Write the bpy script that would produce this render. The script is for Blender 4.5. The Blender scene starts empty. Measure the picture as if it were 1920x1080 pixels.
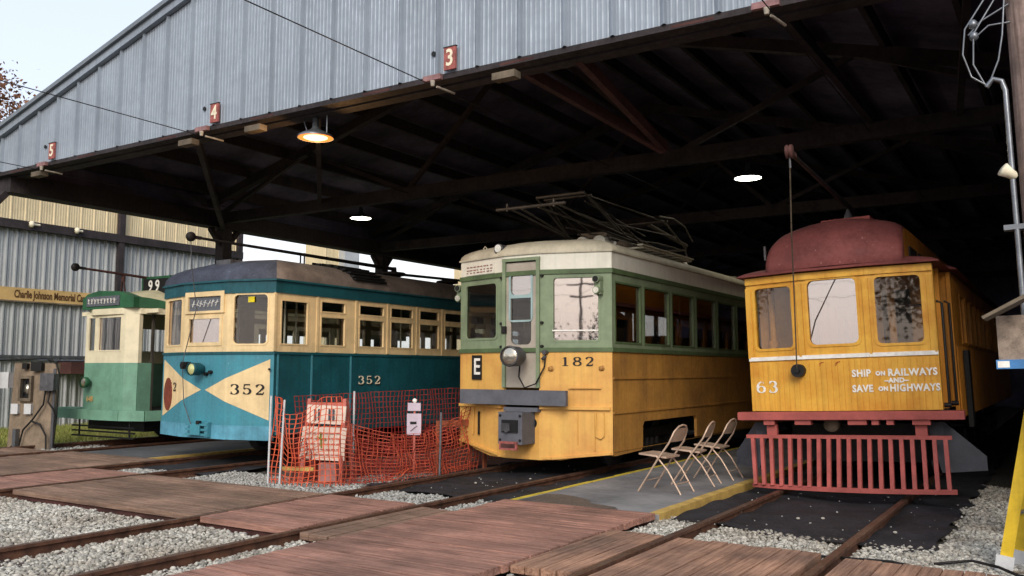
import bpy, math, random
import numpy as np
from mathutils import Vector, Matrix
from mathutils.geometry import tessellate_polygon
random.seed(7); RNG=np.random.default_rng(7)
S=bpy.context.scene
R=math.radians
# ---------------------------------------------------------------- camera
cd=bpy.data.cameras.new('camera'); cam=bpy.data.objects.new('camera',cd); S.collection.objects.link(cam); S.camera=cam
cd.sensor_width=36; cd.lens=30.73; cd.clip_end=2000; cd.clip_start=.05
def camrot(yaw,pitch,roll):
    cy,sy=math.cos(yaw),math.sin(yaw);cp,sp=math.cos(pitch),math.sin(pitch)
    f=Vector((-sy*cp,cy*cp,sp)); r0=Vector((cy,sy,0)); u0=r0.cross(f)
    r=math.cos(roll)*r0+math.sin(roll)*u0; u=-math.sin(roll)*r0+math.cos(roll)*u0
    return Matrix((r,u,-f)).transposed()
cam.matrix_world=Matrix.Translation((0,0,1.5))@camrot(R(32.419),R(5.361),R(.1765)).to_4x4()
# ---------------------------------------------------------------- light
W=bpy.data.worlds.new('World'); S.world=W; W.use_nodes=True
nt=W.node_tree; sky=nt.nodes.new('ShaderNodeTexSky'); sky.sky_type='NISHITA'; sky.sun_disc=False
SUN_EL=R(32); SUN_AZ=R(152)   # azimuth clockwise from +Y
sky.sun_elevation=SUN_EL; sky.sun_rotation=SUN_AZ; sky.air_density=1.0; sky.dust_density=6; sky.ozone_density=.6
_tc=nt.nodes.new('ShaderNodeTexCoord'); _sp=nt.nodes.new('ShaderNodeSeparateXYZ'); nt.links.new(_tc.outputs['Generated'],_sp.inputs[0])
_rp=nt.nodes.new('ShaderNodeValToRGB'); nt.links.new(_sp.outputs['Z'],_rp.inputs[0]); _e=_rp.color_ramp.elements   # thin bright overcast veil
_e[0].position=0; _e[0].color=(.92,.86,.84,1); _e[1].position=.9; _e[1].color=(.42,.5,.6,1); _q=_e.new(.22); _q.color=(.62,.68,.79,1); _q=_e.new(.09); _q.color=(.9,.9,.9,1)
_sc=nt.nodes.new('ShaderNodeVectorMath'); _sc.operation='SCALE'; _sc.inputs['Scale'].default_value=5.9; nt.links.new(_rp.outputs[0],_sc.inputs[0])
_mx=nt.nodes.new('ShaderNodeMix'); _mx.data_type='RGBA'; _mx.inputs[0].default_value=.82; nt.links.new(sky.outputs[0],_mx.inputs[6]); nt.links.new(_sc.outputs[0],_mx.inputs[7])
nt.links.new(_mx.outputs[2],nt.nodes['Background'].inputs[0]); nt.nodes['Background'].inputs[1].default_value=.15
ld=bpy.data.lights.new('sun','SUN'); ld.energy=1.15; ld.angle=R(25); ld.color=(1,.93,.84)
lo=bpy.data.objects.new('sun',ld); S.collection.objects.link(lo)
sd=Vector((math.sin(SUN_AZ)*math.cos(SUN_EL),math.cos(SUN_AZ)*math.cos(SUN_EL),math.sin(SUN_EL)))
lo.rotation_euler=sd.to_track_quat('Z','Y').to_euler(); lo.location=(0,-20,30)
S.view_settings.view_transform='Standard'; S.view_settings.look='None'; S.view_settings.exposure=.85; S.view_settings.gamma=1
# ---------------------------------------------------------------- materials
def lin(c):
    return tuple((x/255/12.92 if x/255<=.04045 else ((x/255+.055)/1.055)**2.4) for x in c)+(1,)
MATS={}
def mat(name,col,rough=.6,metal=0,var=.18,scale=3.,col2=None,streak=0,bump=0,bscale=40,spec=.4,specks=0,speck_col=(200,190,180),coords='Object',island=0,bands=None):
    if name in MATS: return MATS[name]
    m=bpy.data.materials.new(name); m.use_nodes=True; MATS[name]=m
    n=m.node_tree.nodes; l=m.node_tree.links; b=n['Principled BSDF']
    b.inputs['Roughness'].default_value=rough; b.inputs['Metallic'].default_value=metal
    b.inputs['Specular IOR Level'].default_value=spec
    tc=n.new('ShaderNodeTexCoord'); src=tc.outputs[coords]
    def noise(sc,det=5,stretch=None,rgh=.6):
        t=n.new('ShaderNodeTexNoise'); t.inputs['Scale'].default_value=sc; t.inputs['Detail'].default_value=det; t.inputs['Roughness'].default_value=rgh
        if stretch:
            mp=n.new('ShaderNodeMapping'); mp.inputs['Scale'].default_value=stretch; l.new(src,mp.inputs[0]); l.new(mp.outputs[0],t.inputs[0])
        else: l.new(src,t.inputs[0])
        return t.outputs['Fac']
    def ramp(f,a,c):
        r=n.new('ShaderNodeMapRange'); r.inputs['From Min'].default_value=a; r.inputs['From Max'].default_value=c; l.new(f,r.inputs[0]); return r.outputs[0]
    def mixc(f,a,c,mode='MIX'):
        x=n.new('ShaderNodeMix'); x.data_type='RGBA'; x.blend_type=mode
        if isinstance(f,(int,float)): x.inputs[0].default_value=f
        else: l.new(f,x.inputs[0])
        for s,v in ((6,a),(7,c)):
            if isinstance(v,tuple): x.inputs[s].default_value=v
            else: l.new(v,x.inputs[s])
        return x.outputs[2]
    c=lin(col); c2=lin(col2) if col2 else tuple(x*(1-var*2) for x in c[:3])+(1,)
    out=mixc(ramp(noise(scale),.35,.68),tuple(min(1,x*(1+var*.5)) for x in c[:3])+(1,),c2)
    f2=ramp(noise(scale*9,6),.3,.7)
    out=mixc(f2,out,mixc(1.0,out,(1-var*.7,)*3+(1,),'MULTIPLY'))
    if streak:
        s=ramp(noise(1,4,(14,14,.5)),.45,.75)
        out=mixc(s,out,mixc(1.0,out,(1-streak,)*3+(1,),'MULTIPLY'))
    if island:
        g=n.new('ShaderNodeNewGeometry'); r=n.new('ShaderNodeMapRange'); r.inputs['To Min'].default_value=1-island; r.inputs['To Max'].default_value=1+island*.7
        l.new(g.outputs['Random Per Island'],r.inputs[0]); v=n.new('ShaderNodeVectorMath'); v.operation='SCALE'; l.new(out,v.inputs[0]); l.new(r.outputs[0],v.inputs['Scale']); out=v.outputs[0]
    if bands:   # grain lines along an axis: stretch vector
        s=ramp(noise(1,6,bands,.75),.4,.66)
        out=mixc(s,out,mixc(1.0,out,(.40,.35,.33,1),'MULTIPLY'))
    if specks:
        s=ramp(noise(specks,3,None,.7),.66,.72); out=mixc(s,out,lin(speck_col))
    l.new(out,b.inputs['Base Color'])
    rr=n.new('ShaderNodeMapRange'); rr.inputs['To Min'].default_value=max(0,rough-.15); rr.inputs['To Max'].default_value=min(1,rough+.15); l.new(f2,rr.inputs[0]); l.new(rr.outputs[0],b.inputs['Roughness'])
    if bump:
        bp=n.new('ShaderNodeBump'); bp.inputs['Strength'].default_value=1; bp.inputs['Distance'].default_value=bump
        l.new(noise(bscale,5),bp.inputs['Height']); l.new(bp.outputs[0],b.inputs['Normal'])
    return m
def glass(name,tint,refl,rough=.02):
    m=bpy.data.materials.new(name); m.use_nodes=True; MATS[name]=m
    n=m.node_tree.nodes; l=m.node_tree.links; n.remove(n['Principled BSDF']); o=n['Material Output']
    t=n.new('ShaderNodeBsdfTransparent'); t.inputs[0].default_value=tint+(1,)
    g=n.new('ShaderNodeBsdfGlossy'); g.inputs['Roughness'].default_value=rough; g.inputs['Color'].default_value=(.95,.85,.82,1)  # pink of the dusk sky put into the reflection colour
    tc=n.new('ShaderNodeTexCoord'); nz=n.new('ShaderNodeTexNoise'); nz.inputs['Scale'].default_value=1.6; nz.inputs['Detail'].default_value=2; l.new(tc.outputs['Object'],nz.inputs[0])
    bp=n.new('ShaderNodeBump'); bp.inputs['Distance'].default_value=.0012; l.new(nz.outputs[0],bp.inputs['Height']); l.new(bp.outputs[0],g.inputs['Normal'])
    lw=n.new('ShaderNodeLayerWeight'); f=n.new('ShaderNodeMath'); f.operation='POWER'; f.inputs[1].default_value=4; l.new(lw.outputs['Facing'],f.inputs[0])
    a=n.new('ShaderNodeMath'); a.operation='ADD'; a.use_clamp=True; a.inputs[1].default_value=refl; l.new(f.outputs[0],a.inputs[0])
    x=n.new('ShaderNodeMixShader'); l.new(a.outputs[0],x.inputs[0]); l.new(t.outputs[0],x.inputs[1]); l.new(g.outputs[0],x.inputs[2]); l.new(x.outputs[0],o.inputs[0])
    return m
def emis(name,col,st):
    m=bpy.data.materials.new(name); m.use_nodes=True; MATS[name]=m
    b=m.node_tree.nodes['Principled BSDF']; b.inputs['Base Color'].default_value=(.02,.02,.02,1); b.inputs['Specular IOR Level'].default_value=0; b.inputs['Emission Color'].default_value=col+(1,); b.inputs['Emission Strength'].default_value=st; return m
glass('glass_clear',(.93,.95,.95),.05); glass('glass_sky',(.75,.75,.75),.38); glass('glass_dark',(.6,.63,.64),.05); glass('glass_side',(.72,.72,.72),.18)
emis('lamp_warm',(1,.74,.36),1.5); emis('glow_warm',(1,.2,.02),.9); emis('lamp_white',(1,.93,.75),9)  # second one is the orange glow on the shade's inner rim, as emission
mat('gable_metal',(147,157,169),.5,.2,.09,.8,streak=.2,bump=.001,bscale=120)
mat('trim_grey',(120,128,136),.5,.2,.12,1)
mat('dark_wood',(58,51,54),.85,0,.3,1.5,streak=.3)
mat('rust_wood',(82,50,46),.85,0,.3,2)
mat('weathered_wood',(116,104,88),.85,0,.25,2,streak=.3,bump=.003)
mat('shed_inner',(112,106,130),.95,0,.3,.6,streak=.2,spec=.1)
mat('black',(16,16,17),.6,0,.3,4)
mat('dark_iron',(38,35,35),.6,.4,.3,6)
mat('grey_iron',(92,92,96),.5,.3,.25,6)
mat('steel_pole',(128,132,138),.35,.7,.15,6)
mat('sign_red',(164,92,86),.7,0,.25,12)
mat('porcelain',(176,166,152),.4,0,.2,20)
mat('clamp_pink',(150,112,112),.7,0,.2,12)
mat('cream_letter',(232,222,196),.6,0,.08,10)
mat('white_letter',(238,236,230),.6,0,.10,14)
mat('black_letter',(22,22,24),.6,0,.05,10)
mat('wall_grey',(184,188,190),.5,.2,.08,.7,streak=.1)
mat('wall_beige',(224,206,166),.55,.1,.10,.7,streak=.12)
mat('sign_tan',(206,172,112),.7,0,.12,2)
mat('sign_brown',(88,58,30),.7,0,.1,8)
mat('rail_steel',(108,88,78),.5,.5,.3,4,col2=(96,64,50))
mat('rail_rust',(98,66,50),.85,.1,.3,8)
mat('plank_red',(180,134,118),.8,0,.2,1.2,col2=(136,104,92),island=.2,bands=(1.5,34,34),bump=.003,bscale=60)
mat('plank_brown',(152,124,106),.8,0,.2,1.2,col2=(116,94,80),island=.2,bands=(1.5,34,34),bump=.003,bscale=60)
mat('plank_long',(174,134,110),.82,0,.2,1.2,col2=(126,100,86),island=.22,bands=(34,1.5,34),bump=.004,bscale=60)
mat('tie_wood',(88,72,68),.9,0,.3,3,bands=(2,30,30),bump=.004)
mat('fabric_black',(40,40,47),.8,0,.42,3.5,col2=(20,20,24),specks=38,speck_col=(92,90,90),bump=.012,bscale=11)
mat('concrete',(134,134,136),.8,0,.14,1.1,col2=(96,98,102),bump=.002)
mat('concrete_dark',(88,90,94),.85,0,.2,1.1,bump=.002)
mat('paint_yellow',(196,166,92),.7,0,.22,5,col2=(170,140,80))
mat('paint_yellow_new',(206,184,64),.6,0,.15,5)
mat('gravel_base',(92,88,80),.95,0,.4,22,bump=.03,bscale=26)
mat('grass_green',(116,128,58),.9,0,.3,3,col2=(146,140,84))
mat('stone',(178,176,168),.85,0,.12,1.3,col2=(150,142,130),island=.48)
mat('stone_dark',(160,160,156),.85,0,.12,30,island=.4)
# ---------------------------------------------------------------- mesh builder
class MB:
    def __init__(s): s.v=[]; s.f=[]; s.m=[]; s.sm=[]
    def add(s,vs,fs,mi=0,smooth=False):
        o=len(s.v); s.v+= [tuple(v) for v in vs]; s.f+=[tuple(i+o for i in f) for f in fs]; s.m+=[mi]*len(fs); s.sm+=[smooth]*len(fs); return s
    def box(s,x0,x1,y0,y1,z0,z1,mi=0):
        v=[(x0,y0,z0),(x1,y0,z0),(x1,y1,z0),(x0,y1,z0),(x0,y0,z1),(x1,y0,z1),(x1,y1,z1),(x0,y1,z1)]
        return s.add(v,[(0,3,2,1),(4,5,6,7),(0,1,5,4),(1,2,6,5),(2,3,7,6),(3,0,4,7)],mi)
    def bar(s,p,q,w,h,mi=0,up=(0,0,1)):
        p=Vector(p);q=Vector(q);d=(q-p).normalized();u=Vector(up)
        if abs(d.dot(u))>.98: u=Vector((0,1,0))
        a=d.cross(u).normalized();b=a.cross(d)
        v=[]
        for e in (p,q):
            for i,j in ((-1,-1),(1,-1),(1,1),(-1,1)): v.append(e+a*(i*w/2)+b*(j*h/2))
        return s.add(v,[(0,1,2,3),(7,6,5,4),(0,4,5,1),(1,5,6,2),(2,6,7,3),(3,7,4,0)],mi)
    def tube(s,pts,r,n=8,mi=0,cap=True,rs=None):
        pts=[Vector(p) for p in pts]; v=[]; N=len(pts); a=None
        for i,p in enumerate(pts):
            d=(pts[min(i+1,N-1)]-pts[max(i-1,0)]).normalized()
            if a is None:
                u=Vector((0,0,1)) if abs(d.z)<.9 else Vector((1,0,0)); a=d.cross(u).normalized()
            else: a=(a-d*a.dot(d)).normalized()
            b=d.cross(a); rr=rs[i] if rs else r
            for k in range(n):
                t=2*math.pi*k/n; v.append(p+a*(rr*math.cos(t))+b*(rr*math.sin(t)))
        f=[(i*n+k,i*n+(k+1)%n,(i+1)*n+(k+1)%n,(i+1)*n+k) for i in range(N-1) for k in range(n)]
        s.add(v,f,mi,True)
        if cap:
            s.add(v[:n],[tuple(range(n))[::-1]],mi); s.add(v[-n:],[tuple(range(n))],mi)
        return s
    def cyl(s,p,q,r,n=20,mi=0,r2=None): return s.tube([p,q],r,n,mi,True,[r,r if r2 is None else r2])
    def lathe(s,c,axis,prof,n=24,mi=0):
        c=Vector(c);d=Vector(axis).normalized(); u=Vector((0,0,1)) if abs(d.z)<.9 else Vector((1,0,0)); a=d.cross(u).normalized();b=d.cross(a); v=[]
        for (t,r) in prof:
            for k in range(n):
                g=2*math.pi*k/n; v.append(c+d*t+a*(r*math.cos(g))+b*(r*math.sin(g)))
        f=[(i*n+k,i*n+(k+1)%n,(i+1)*n+(k+1)%n,(i+1)*n+k) for i in range(len(prof)-1) for k in range(n)]
        return s.add(v,f,mi,True)
    def prism(s,poly,holes,O,U,V,N,th,mi=0):
        """flat plate: polygon (u,v) with holes, outer face at O, thickness th towards -N"""
        O,U,V,N=Vector(O),Vector(U),Vector(V),Vector(N)
        loops=[poly]+list(holes); flat=[p for lp in loops for p in lp]
        tri=tessellate_polygon([[Vector((p[0],p[1],0)) for p in lp] for lp in loops])
        F=[O+U*p[0]+V*p[1] for p in flat]; B=[p-N*th for p in F]; n=len(F); fs=[]
        for t in tri:
            a,b,c=[Vector(flat[i]) for i in t]; cr=(b[0]-a[0])*(c[1]-a[1])-(b[1]-a[1])*(c[0]-a[0])
            if abs(cr)<1e-10: continue
            w=U.cross(V).dot(N)>0
            t=tuple(t) if (cr>0)==w else tuple(t)[::-1]
            fs.append(t); fs.append(tuple(i+n for i in t[::-1]))
        o=0
        for lp in loops:
            k=len(lp)
            for i in range(k): a=o+i;b=o+(i+1)%k; fs.append((a,b,b+n,a+n))
            o+=k
        return s.add(F+B,fs,mi)
    def wall(s,P,Q,z0,z1,holes=(),th=.05,mi=0,flip=False,poly=None):
        """vertical plate from P to Q (xy). outward normal is to the right of P->Q (z up)"""
        P=Vector((P[0],P[1],0));Q=Vector((Q[0],Q[1],0)); U=(Q-P).normalized(); L=(Q-P).length; N=U.cross(Vector((0,0,1)))
        if flip: N=-N
        hs=[rrect(*h) for h in holes]
        pl=poly or [(0,z0),(L,z0),(L,z1),(0,z1)]
        return s.prism(pl,hs,P,U,(0,0,1),N,th,mi)
    def build(s,name,mats,parent=None,smooth_angle=None):
        me=bpy.data.meshes.new(name); me.from_pydata(s.v,[],s.f)
        for m in ([mats] if isinstance(mats,str) else mats): me.materials.append(MATS[m])
        me.polygons.foreach_set('material_index',s.m); me.polygons.foreach_set('use_smooth',s.sm); me.update()
        o=bpy.data.objects.new(name,me); S.collection.objects.link(o); o.parent=parent; return o
def rrect(u0,v0,u1,v1,r=0,n=4):
    if r<=0: return [(u0,v0),(u1,v0),(u1,v1),(u0,v1)]
    o=[]
    for cx,cy,a in ((u1-r,v0+r,-90),(u1-r,v1-r,0),(u0+r,v1-r,90),(u0+r,v0+r,180)):
        for i in range(n+1): t=R(a+90*i/n); o.append((cx+r*math.cos(t),cy+r*math.sin(t)))
    return o
def thing(name,label,cat,loc=(0,0,0),rz=0,group=None):
    o=bpy.data.objects.new(name,None); S.collection.objects.link(o); o.empty_display_size=.2
    o.location=loc; o.rotation_euler=(0,0,rz); return tag(o,label,cat,group)
def tag(o,label,cat,group=None,kind=None):
    if label: o['label']=label
    if cat: o['category']=cat
    if group: o['group']=group
    if kind: o['kind']=kind
    return o
def struct(o,kind='structure',label=None,cat=None): 
    o['kind']=kind
    if label: o['label']=label
    if cat: o['category']=cat
    return o
def frame_window(root,P,Q,u0,z0,u1,z1,fm,gm,r=0,fw=.04,off=.008,th=.03,flip=False,name='window',split=None,inset=.03):
    """window part (frame ring) with pane sub-part, on the wall line P->Q"""
    P3=Vector((P[0],P[1],0));Q3=Vector((Q[0],Q[1],0)); U=(Q3-P3).normalized(); N=U.cross(Vector((0,0,1)))
    if flip: N=-N
    m=MB(); O=P3+N*off
    m.prism(rrect(u0-.008,z0-.008,u1+.008,z1+.008,r),[rrect(u0+fw,z0+fw,u1-fw,z1-fw,max(r-fw*.5,0))],O,U,(0,0,1),N,th)
    if split: m.prism(rrect(u0+fw+.001,split-.02,u1-fw-.001,split+.02),[],O-N*.002,U,(0,0,1),N,th-.004)
    f=m.build(name,fm,root)
    g=MB(); g.prism(rrect(u0+.01,z0+.01,u1-.01,z1-.01,max(r-.01,0)),[],P3-N*inset,U,(0,0,1),N,.006)
    g.build('pane',gm,f); return f
def dome(mb,plan,y0,y1,z0,h,p=2.,k=8,mi=0,top_flat=0,steps=None):
    """roof surface over closed plan polygon, shrinking to the spine x=0,y0..y1"""
    n=len(plan); rings=[]
    ss=steps or [math.cos(math.pi/2*i/k) for i in range(k+1)]
    for s_ in ss:
        z=z0+h*(max(0,1-s_**p))**(1/p)
        rings.append([(x*s_, min(max(y,y0),y1)+(y-min(max(y,y0),y1))*s_, z) for x,y in plan])
    v=[q for r_ in rings for q in r_]
    f=[(i*n+j,i*n+(j+1)%n,(i+1)*n+(j+1)%n,(i+1)*n+j) for i in range(len(rings)-1) for j in range(n)]
    mb.add(v,f,mi,True); mb.add(rings[0],[tuple(range(n))[::-1]],mi)
def densify(pts,step):
    o=[];n=len(pts)
    for i in range(n):
        a=Vector(pts[i]);b=Vector(pts[(i+1)%n]);k=max(1,int((b-a).length/step))
        for j in range(k): o.append(tuple(a.lerp(b,j/k)))
    return o
def ringband(mb,plan,z0,z1,th,mi=0):
    """thin solid band following a closed plan (counter-clockwise)"""
    n=len(plan); inn=offset(plan,-th); v=[(x,y,z0) for x,y in plan]+[(x,y,z1) for x,y in plan]+[(x,y,z0) for x,y in inn]+[(x,y,z1) for x,y in inn]; f=[]
    for i in range(n):
        j=(i+1)%n; f+=[(i,j,j+n,i+n),(i+2*n,i+3*n,j+3*n,j+2*n),(i+n,j+n,j+3*n,i+3*n),(i,i+2*n,j+2*n,j)]
    mb.add(v,f,mi)
def offset(plan,d):
    n=len(plan); o=[]
    for i in range(n):
        a=Vector(plan[i-1]);b=Vector(plan[i]);c=Vector(plan[(i+1)%n])
        d1=(b-a).normalized();d2=(c-b).normalized(); n1=Vector((d1.y,-d1.x));n2=Vector((d2.y,-d2.x)); m=(n1+n2)
        if m.length<1e-6: m=n1
        m.normalize(); k=d/max(.3,m.dot(n1)); q=b+m*k; o.append((q.x,q.y))
    return o
def text(txt,size,loc,right,mname,parent,name='lettering',depth=.004,align='CENTER',sx=1.,space=1.,bold=0.,up=(0,0,1)):
    c=bpy.data.curves.new(name,'FONT'); c.body=txt; c.size=size; c.align_x=align; c.align_y='CENTER'; c.extrude=depth/2; c.space_character=space; c.offset=bold; c.resolution_u=3
    t=bpy.data.objects.new('t',c); S.collection.objects.link(t)
    me=bpy.data.meshes.new_from_object(t.evaluated_get(bpy.context.evaluated_depsgraph_get())); bpy.data.objects.remove(t)
    Rv=Vector(right).normalized();Uv=Vector(up);Nv=Rv.cross(Uv).normalized(); Uv=Nv.cross(Rv)
    M=Matrix(((Rv.x,Uv.x,Nv.x,loc[0]),(Rv.y,Uv.y,Nv.y,loc[1]),(Rv.z,Uv.z,Nv.z,loc[2]),(0,0,0,1)))@Matrix.Diagonal((sx,1,1,1))
    me.transform(M); me.name=name; me.materials.clear(); me.materials.append(MATS[mname])
    o=bpy.data.objects.new(name,me); S.collection.objects.link(o); o.parent=parent; return o
# serif railway numerals made of tapered strokes, in a 0.8 x 1 box
def arc(cx,cy,rx,ry,a0,a1,n,wf):
    return [(cx+rx*math.cos(R(a0+(a1-a0)*i/n)),cy+ry*math.sin(R(a0+(a1-a0)*i/n)),wf(R(a0+(a1-a0)*i/n))) for i in range(n+1)]
hw=lambda t:.05+.13*abs(math.cos(t))
NUM={'1':[[(.4,.03,.2),(.4,.95,.2)],[(.15,.03,.07),(.65,.03,.07)],[(.2,.8,.05),(.4,.92,.12)]],
'8':[arc(.4,.74,.24,.2,0,360,18,hw),arc(.4,.27,.29,.23,0,360,18,hw)],
'3':[arc(.38,.73,.25,.22,150,-80,14,hw),arc(.38,.28,.29,.25,80,-150,14,hw),[(.14,.2,.17),(.2,.2,.17)],[(.15,.8,.15),(.2,.8,.15)]],
'5':[[(.2,.93,.12),(.62,.93,.12)],[(.2,.95,.07),(.17,.52,.07)],arc(.38,.32,.27,.27,135,-150,14,hw),[(.14,.2,.17),(.2,.2,.17)]],
'2':[arc(.4,.7,.26,.25,165,-35,12,hw),[(.6,.55,.17),(.4,.32,.09),(.16,.08,.06)],[(.14,.07,.15),(.66,.07,.15)],[(.66,.05,.06),(.7,.25,.06)],[(.17,.74,.15),(.22,.74,.15)]],
'6':[arc(.4,.3,.27,.26,0,360,16,hw),arc(.52,.45,.39,.48,100,185,10,lambda t:.06+.12*abs(math.cos(t))),[(.55,.86,.14),(.6,.86,.14)]]}
def numerals(txt,h,loc,right,mname,parent,wid=1.,gap=.12,name='number',depth=.003):
    Rv=Vector(right).normalized();Uv=Vector((0,0,1));Nv=Rv.cross(Uv); mb=MB(); n=len(txt); tot=n*.8*wid*h+(n-1)*gap*h; k=0
    for i,ch in enumerate(txt):
        ox=-tot/2+i*(.8*wid+gap)*h
        for st in NUM[ch]:
            k+=1; L=[];Rr=[]
            for j,(x,y,w) in enumerate(st):
                a=Vector(st[max(j-1,0)][:2]);b=Vector(st[min(j+1,len(st)-1)][:2]); d=(b-a).normalized(); q=Vector((-d.y,d.x))*w/2
                L.append(((x+q.x)*wid*h+ox,(y+q.y-.5)*h)); Rr.append(((x-q.x)*wid*h+ox,(y-q.y-.5)*h))
            O=Vector(loc)+Nv*(depth+.0006*k)
            v=[O+Rv*p[0]+Uv*p[1] for p in L]+[O+Rv*p[0]+Uv*p[1] for p in Rr]; m=len(L); v2=[p-Nv*depth for p in v]
            f=[(j,j+m,j+1+m,j+1) for j in range(m-1)]
            f2=[(a,d,c,b2) for a,b2,c,d in [(x0+2*m,x1+2*m,x2+2*m,x3+2*m) for x0,x1,x2,x3 in f]]
            sd=[(j,j+1,j+1+2*m,j+2*m) for j in range(m-1)]+[(j+m,j+m+2*m,j+1+3*m,j+1+m) for j in range(m-1)]
            mb.add(v+v2,f+f2+sd)
    return mb.build(name,mname,parent)

# ================================================================ GROUND
g=MB(); g.add([(-600,-300,-.13),(300,-300,-.13),(300,600,-.13),(-600,600,-.13)],[(0,1,2,3)])
struct(g.build('ground','gravel_base'))
def quads(name,pts,z,m,kind='structure'):
    b=MB(); b.add([(x,y,z) for x,y in pts],[tuple(range(len(pts)))]); return struct(b.build(name,m),kind)
quads('grass_verge',[(-23.9,2),(-18.6,2),(-18.6,40),(-23.9,40)],-.11,'grass_green')
# grass blades
def blades(name,x0,x1,y0,y1,z,n,h,m):
    xs=RNG.uniform(x0,x1,n); ys=RNG.uniform(y0,y1,n); a=RNG.uniform(0,6.28,n); hh=RNG.uniform(.4,1,n)*h
    v=np.zeros((n,3,3)); dx=np.cos(a)*.012; dy=np.sin(a)*.012
    v[:,0]=np.stack([xs-dx,ys-dy,np.full(n,z)],1); v[:,1]=np.stack([xs+dx,ys+dy,np.full(n,z)],1); v[:,2]=np.stack([xs+RNG.normal(0,.03,n),ys+RNG.normal(0,.03,n),z+hh],1)
    return npmesh(name,v.reshape(-1,3),np.arange(n*3).reshape(-1,3),m)
def npmesh(name,V,F,mats,mi=None,smooth=False):
    me=bpy.data.meshes.new(name); k=F.shape[1]
    me.vertices.add(len(V)); me.vertices.foreach_set('co',V.astype(np.float32).ravel())
    me.loops.add(F.size); me.loops.foreach_set('vertex_index',F.astype(np.int32).ravel())
    me.polygons.add(len(F)); me.polygons.foreach_set('loop_start',np.arange(0,F.size,k,dtype=np.int32)); me.polygons.foreach_set('loop_total',np.full(len(F),k,dtype=np.int32))
    for m in ([mats] if isinstance(mats,str) else mats): me.materials.append(MATS[m])
    if mi is not None: me.polygons.foreach_set('material_index',mi.astype(np.int32))
    if smooth: me.polygons.foreach_set('use_smooth',np.ones(len(F),bool))
    me.update(calc_edges=True); me.validate(); o=bpy.data.objects.new(name,me); S.collection.objects.link(o); return o
struct(blades('grass',-23.9,-18.6,6,20,-.11,26000,.13,'grass_green'),'stuff')
# stones
ICO_V=[];t_=(1+5**.5)/2
for a,b in ((-1,t_),(1,t_),(-1,-t_),(1,-t_)): ICO_V+=[(a,b,0)]
for a,b in ((-1,t_),(1,t_),(-1,-t_),(1,-t_)): ICO_V+=[(0,a,b)]
for a,b in ((t_,-1),(t_,1),(-t_,-1),(-t_,1)): ICO_V+=[(a,0,b)]
ICO_V=np.array(ICO_V); ICO_V/=np.linalg.norm(ICO_V[0])
ICO_F=np.array([(0,11,5),(0,5,1),(0,1,7),(0,7,10),(0,10,11),(1,5,9),(5,11,4),(11,10,2),(10,7,6),(7,1,8),(3,9,4),(3,4,2),(3,2,6),(3,6,8),(3,8,9),(4,9,5),(2,4,11),(6,2,10),(8,6,7),(9,8,1)])
def stones(name,regions,size,dens,m,z=-.115,avoid=()):
    P=[]
    for (x0,x1,y0,y1) in regions:
        n=int((x1-x0)*(y1-y0)*dens); P.append(np.stack([RNG.uniform(x0,x1,n),RNG.uniform(y0,y1,n)],1))
    P=np.concatenate(P)
    for f in avoid: P=P[~f(P[:,0],P[:,1])]
    n=len(P); s=size*RNG.uniform(.4,1.55,(n,1,1)); sh=RNG.uniform(.65,1.15,(n,1,3))*np.array([1,.85,.6])
    V=ICO_V[None]*sh*s*(1+RNG.normal(0,.13,(n,12,1)))
    a=RNG.uniform(0,6.28,n); b=RNG.normal(0,.5,n); ca,sa,cb,sb=np.cos(a)[:,None],np.sin(a)[:,None],np.cos(b)[:,None],np.sin(b)[:,None]
    x,y,zz=V[...,0],V[...,1],V[...,2]; y,zz=y*cb-zz*sb,y*sb+zz*cb; x,y=x*ca-y*sa,x*sa+y*ca
    lift=RNG.uniform(0,.035,n)+.012*np.sin(P[:,0]*3.1)*np.cos(P[:,1]*2.3)
    V=np.stack([x+P[:,0,None],y+P[:,1,None],zz+z+lift[:,None]],2).reshape(-1,3)
    F=(ICO_F[None]+12*np.arange(n)[:,None,None]).reshape(-1,3)
    return struct(npmesh(name,V,F,m),'stuff',)
onrail=lambda x,y:(np.abs(x+7.62)<.06)|(np.abs(x+6.18)<.06)|(np.abs(x+3.14)<.05)|(np.abs(x+1.7)<.05)
def infab(x,y):
    return ((x>-3.68)&(x<-1.07+.06*np.sin(y*7))&(y>8.95-.28*(x+3.7)/2.6+.05*np.sin(x*9)))|((x>-8.2)&(x<-5.6)&(y>9.05+.06*np.sin(x*8)-.15*(x+8)/2.4))
stones('gravel',[(-11.4,-5.6,2.6,5.93),(-3.74,-2.3,2.6,5.85)],.022,2100,'stone',avoid=[onrail])
stones('gravel',[(-3.74,-.3,7.58,9.2),(-1.2,1.6,7.4,14),(-.42,1.5,6.0,7.6)],.022,1900,'stone',avoid=[onrail,infab])
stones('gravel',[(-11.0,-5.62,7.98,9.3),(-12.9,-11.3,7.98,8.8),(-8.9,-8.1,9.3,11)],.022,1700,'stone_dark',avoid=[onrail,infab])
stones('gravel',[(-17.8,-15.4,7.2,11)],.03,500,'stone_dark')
stones('gravel',[(-3.6,-1.15,8.5,12.5),(-8.1,-5.75,9.1,12.5),(-3.1,-1.7,8.6,9.3)],.010,6,'stone_dark',z=-.064)
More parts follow.
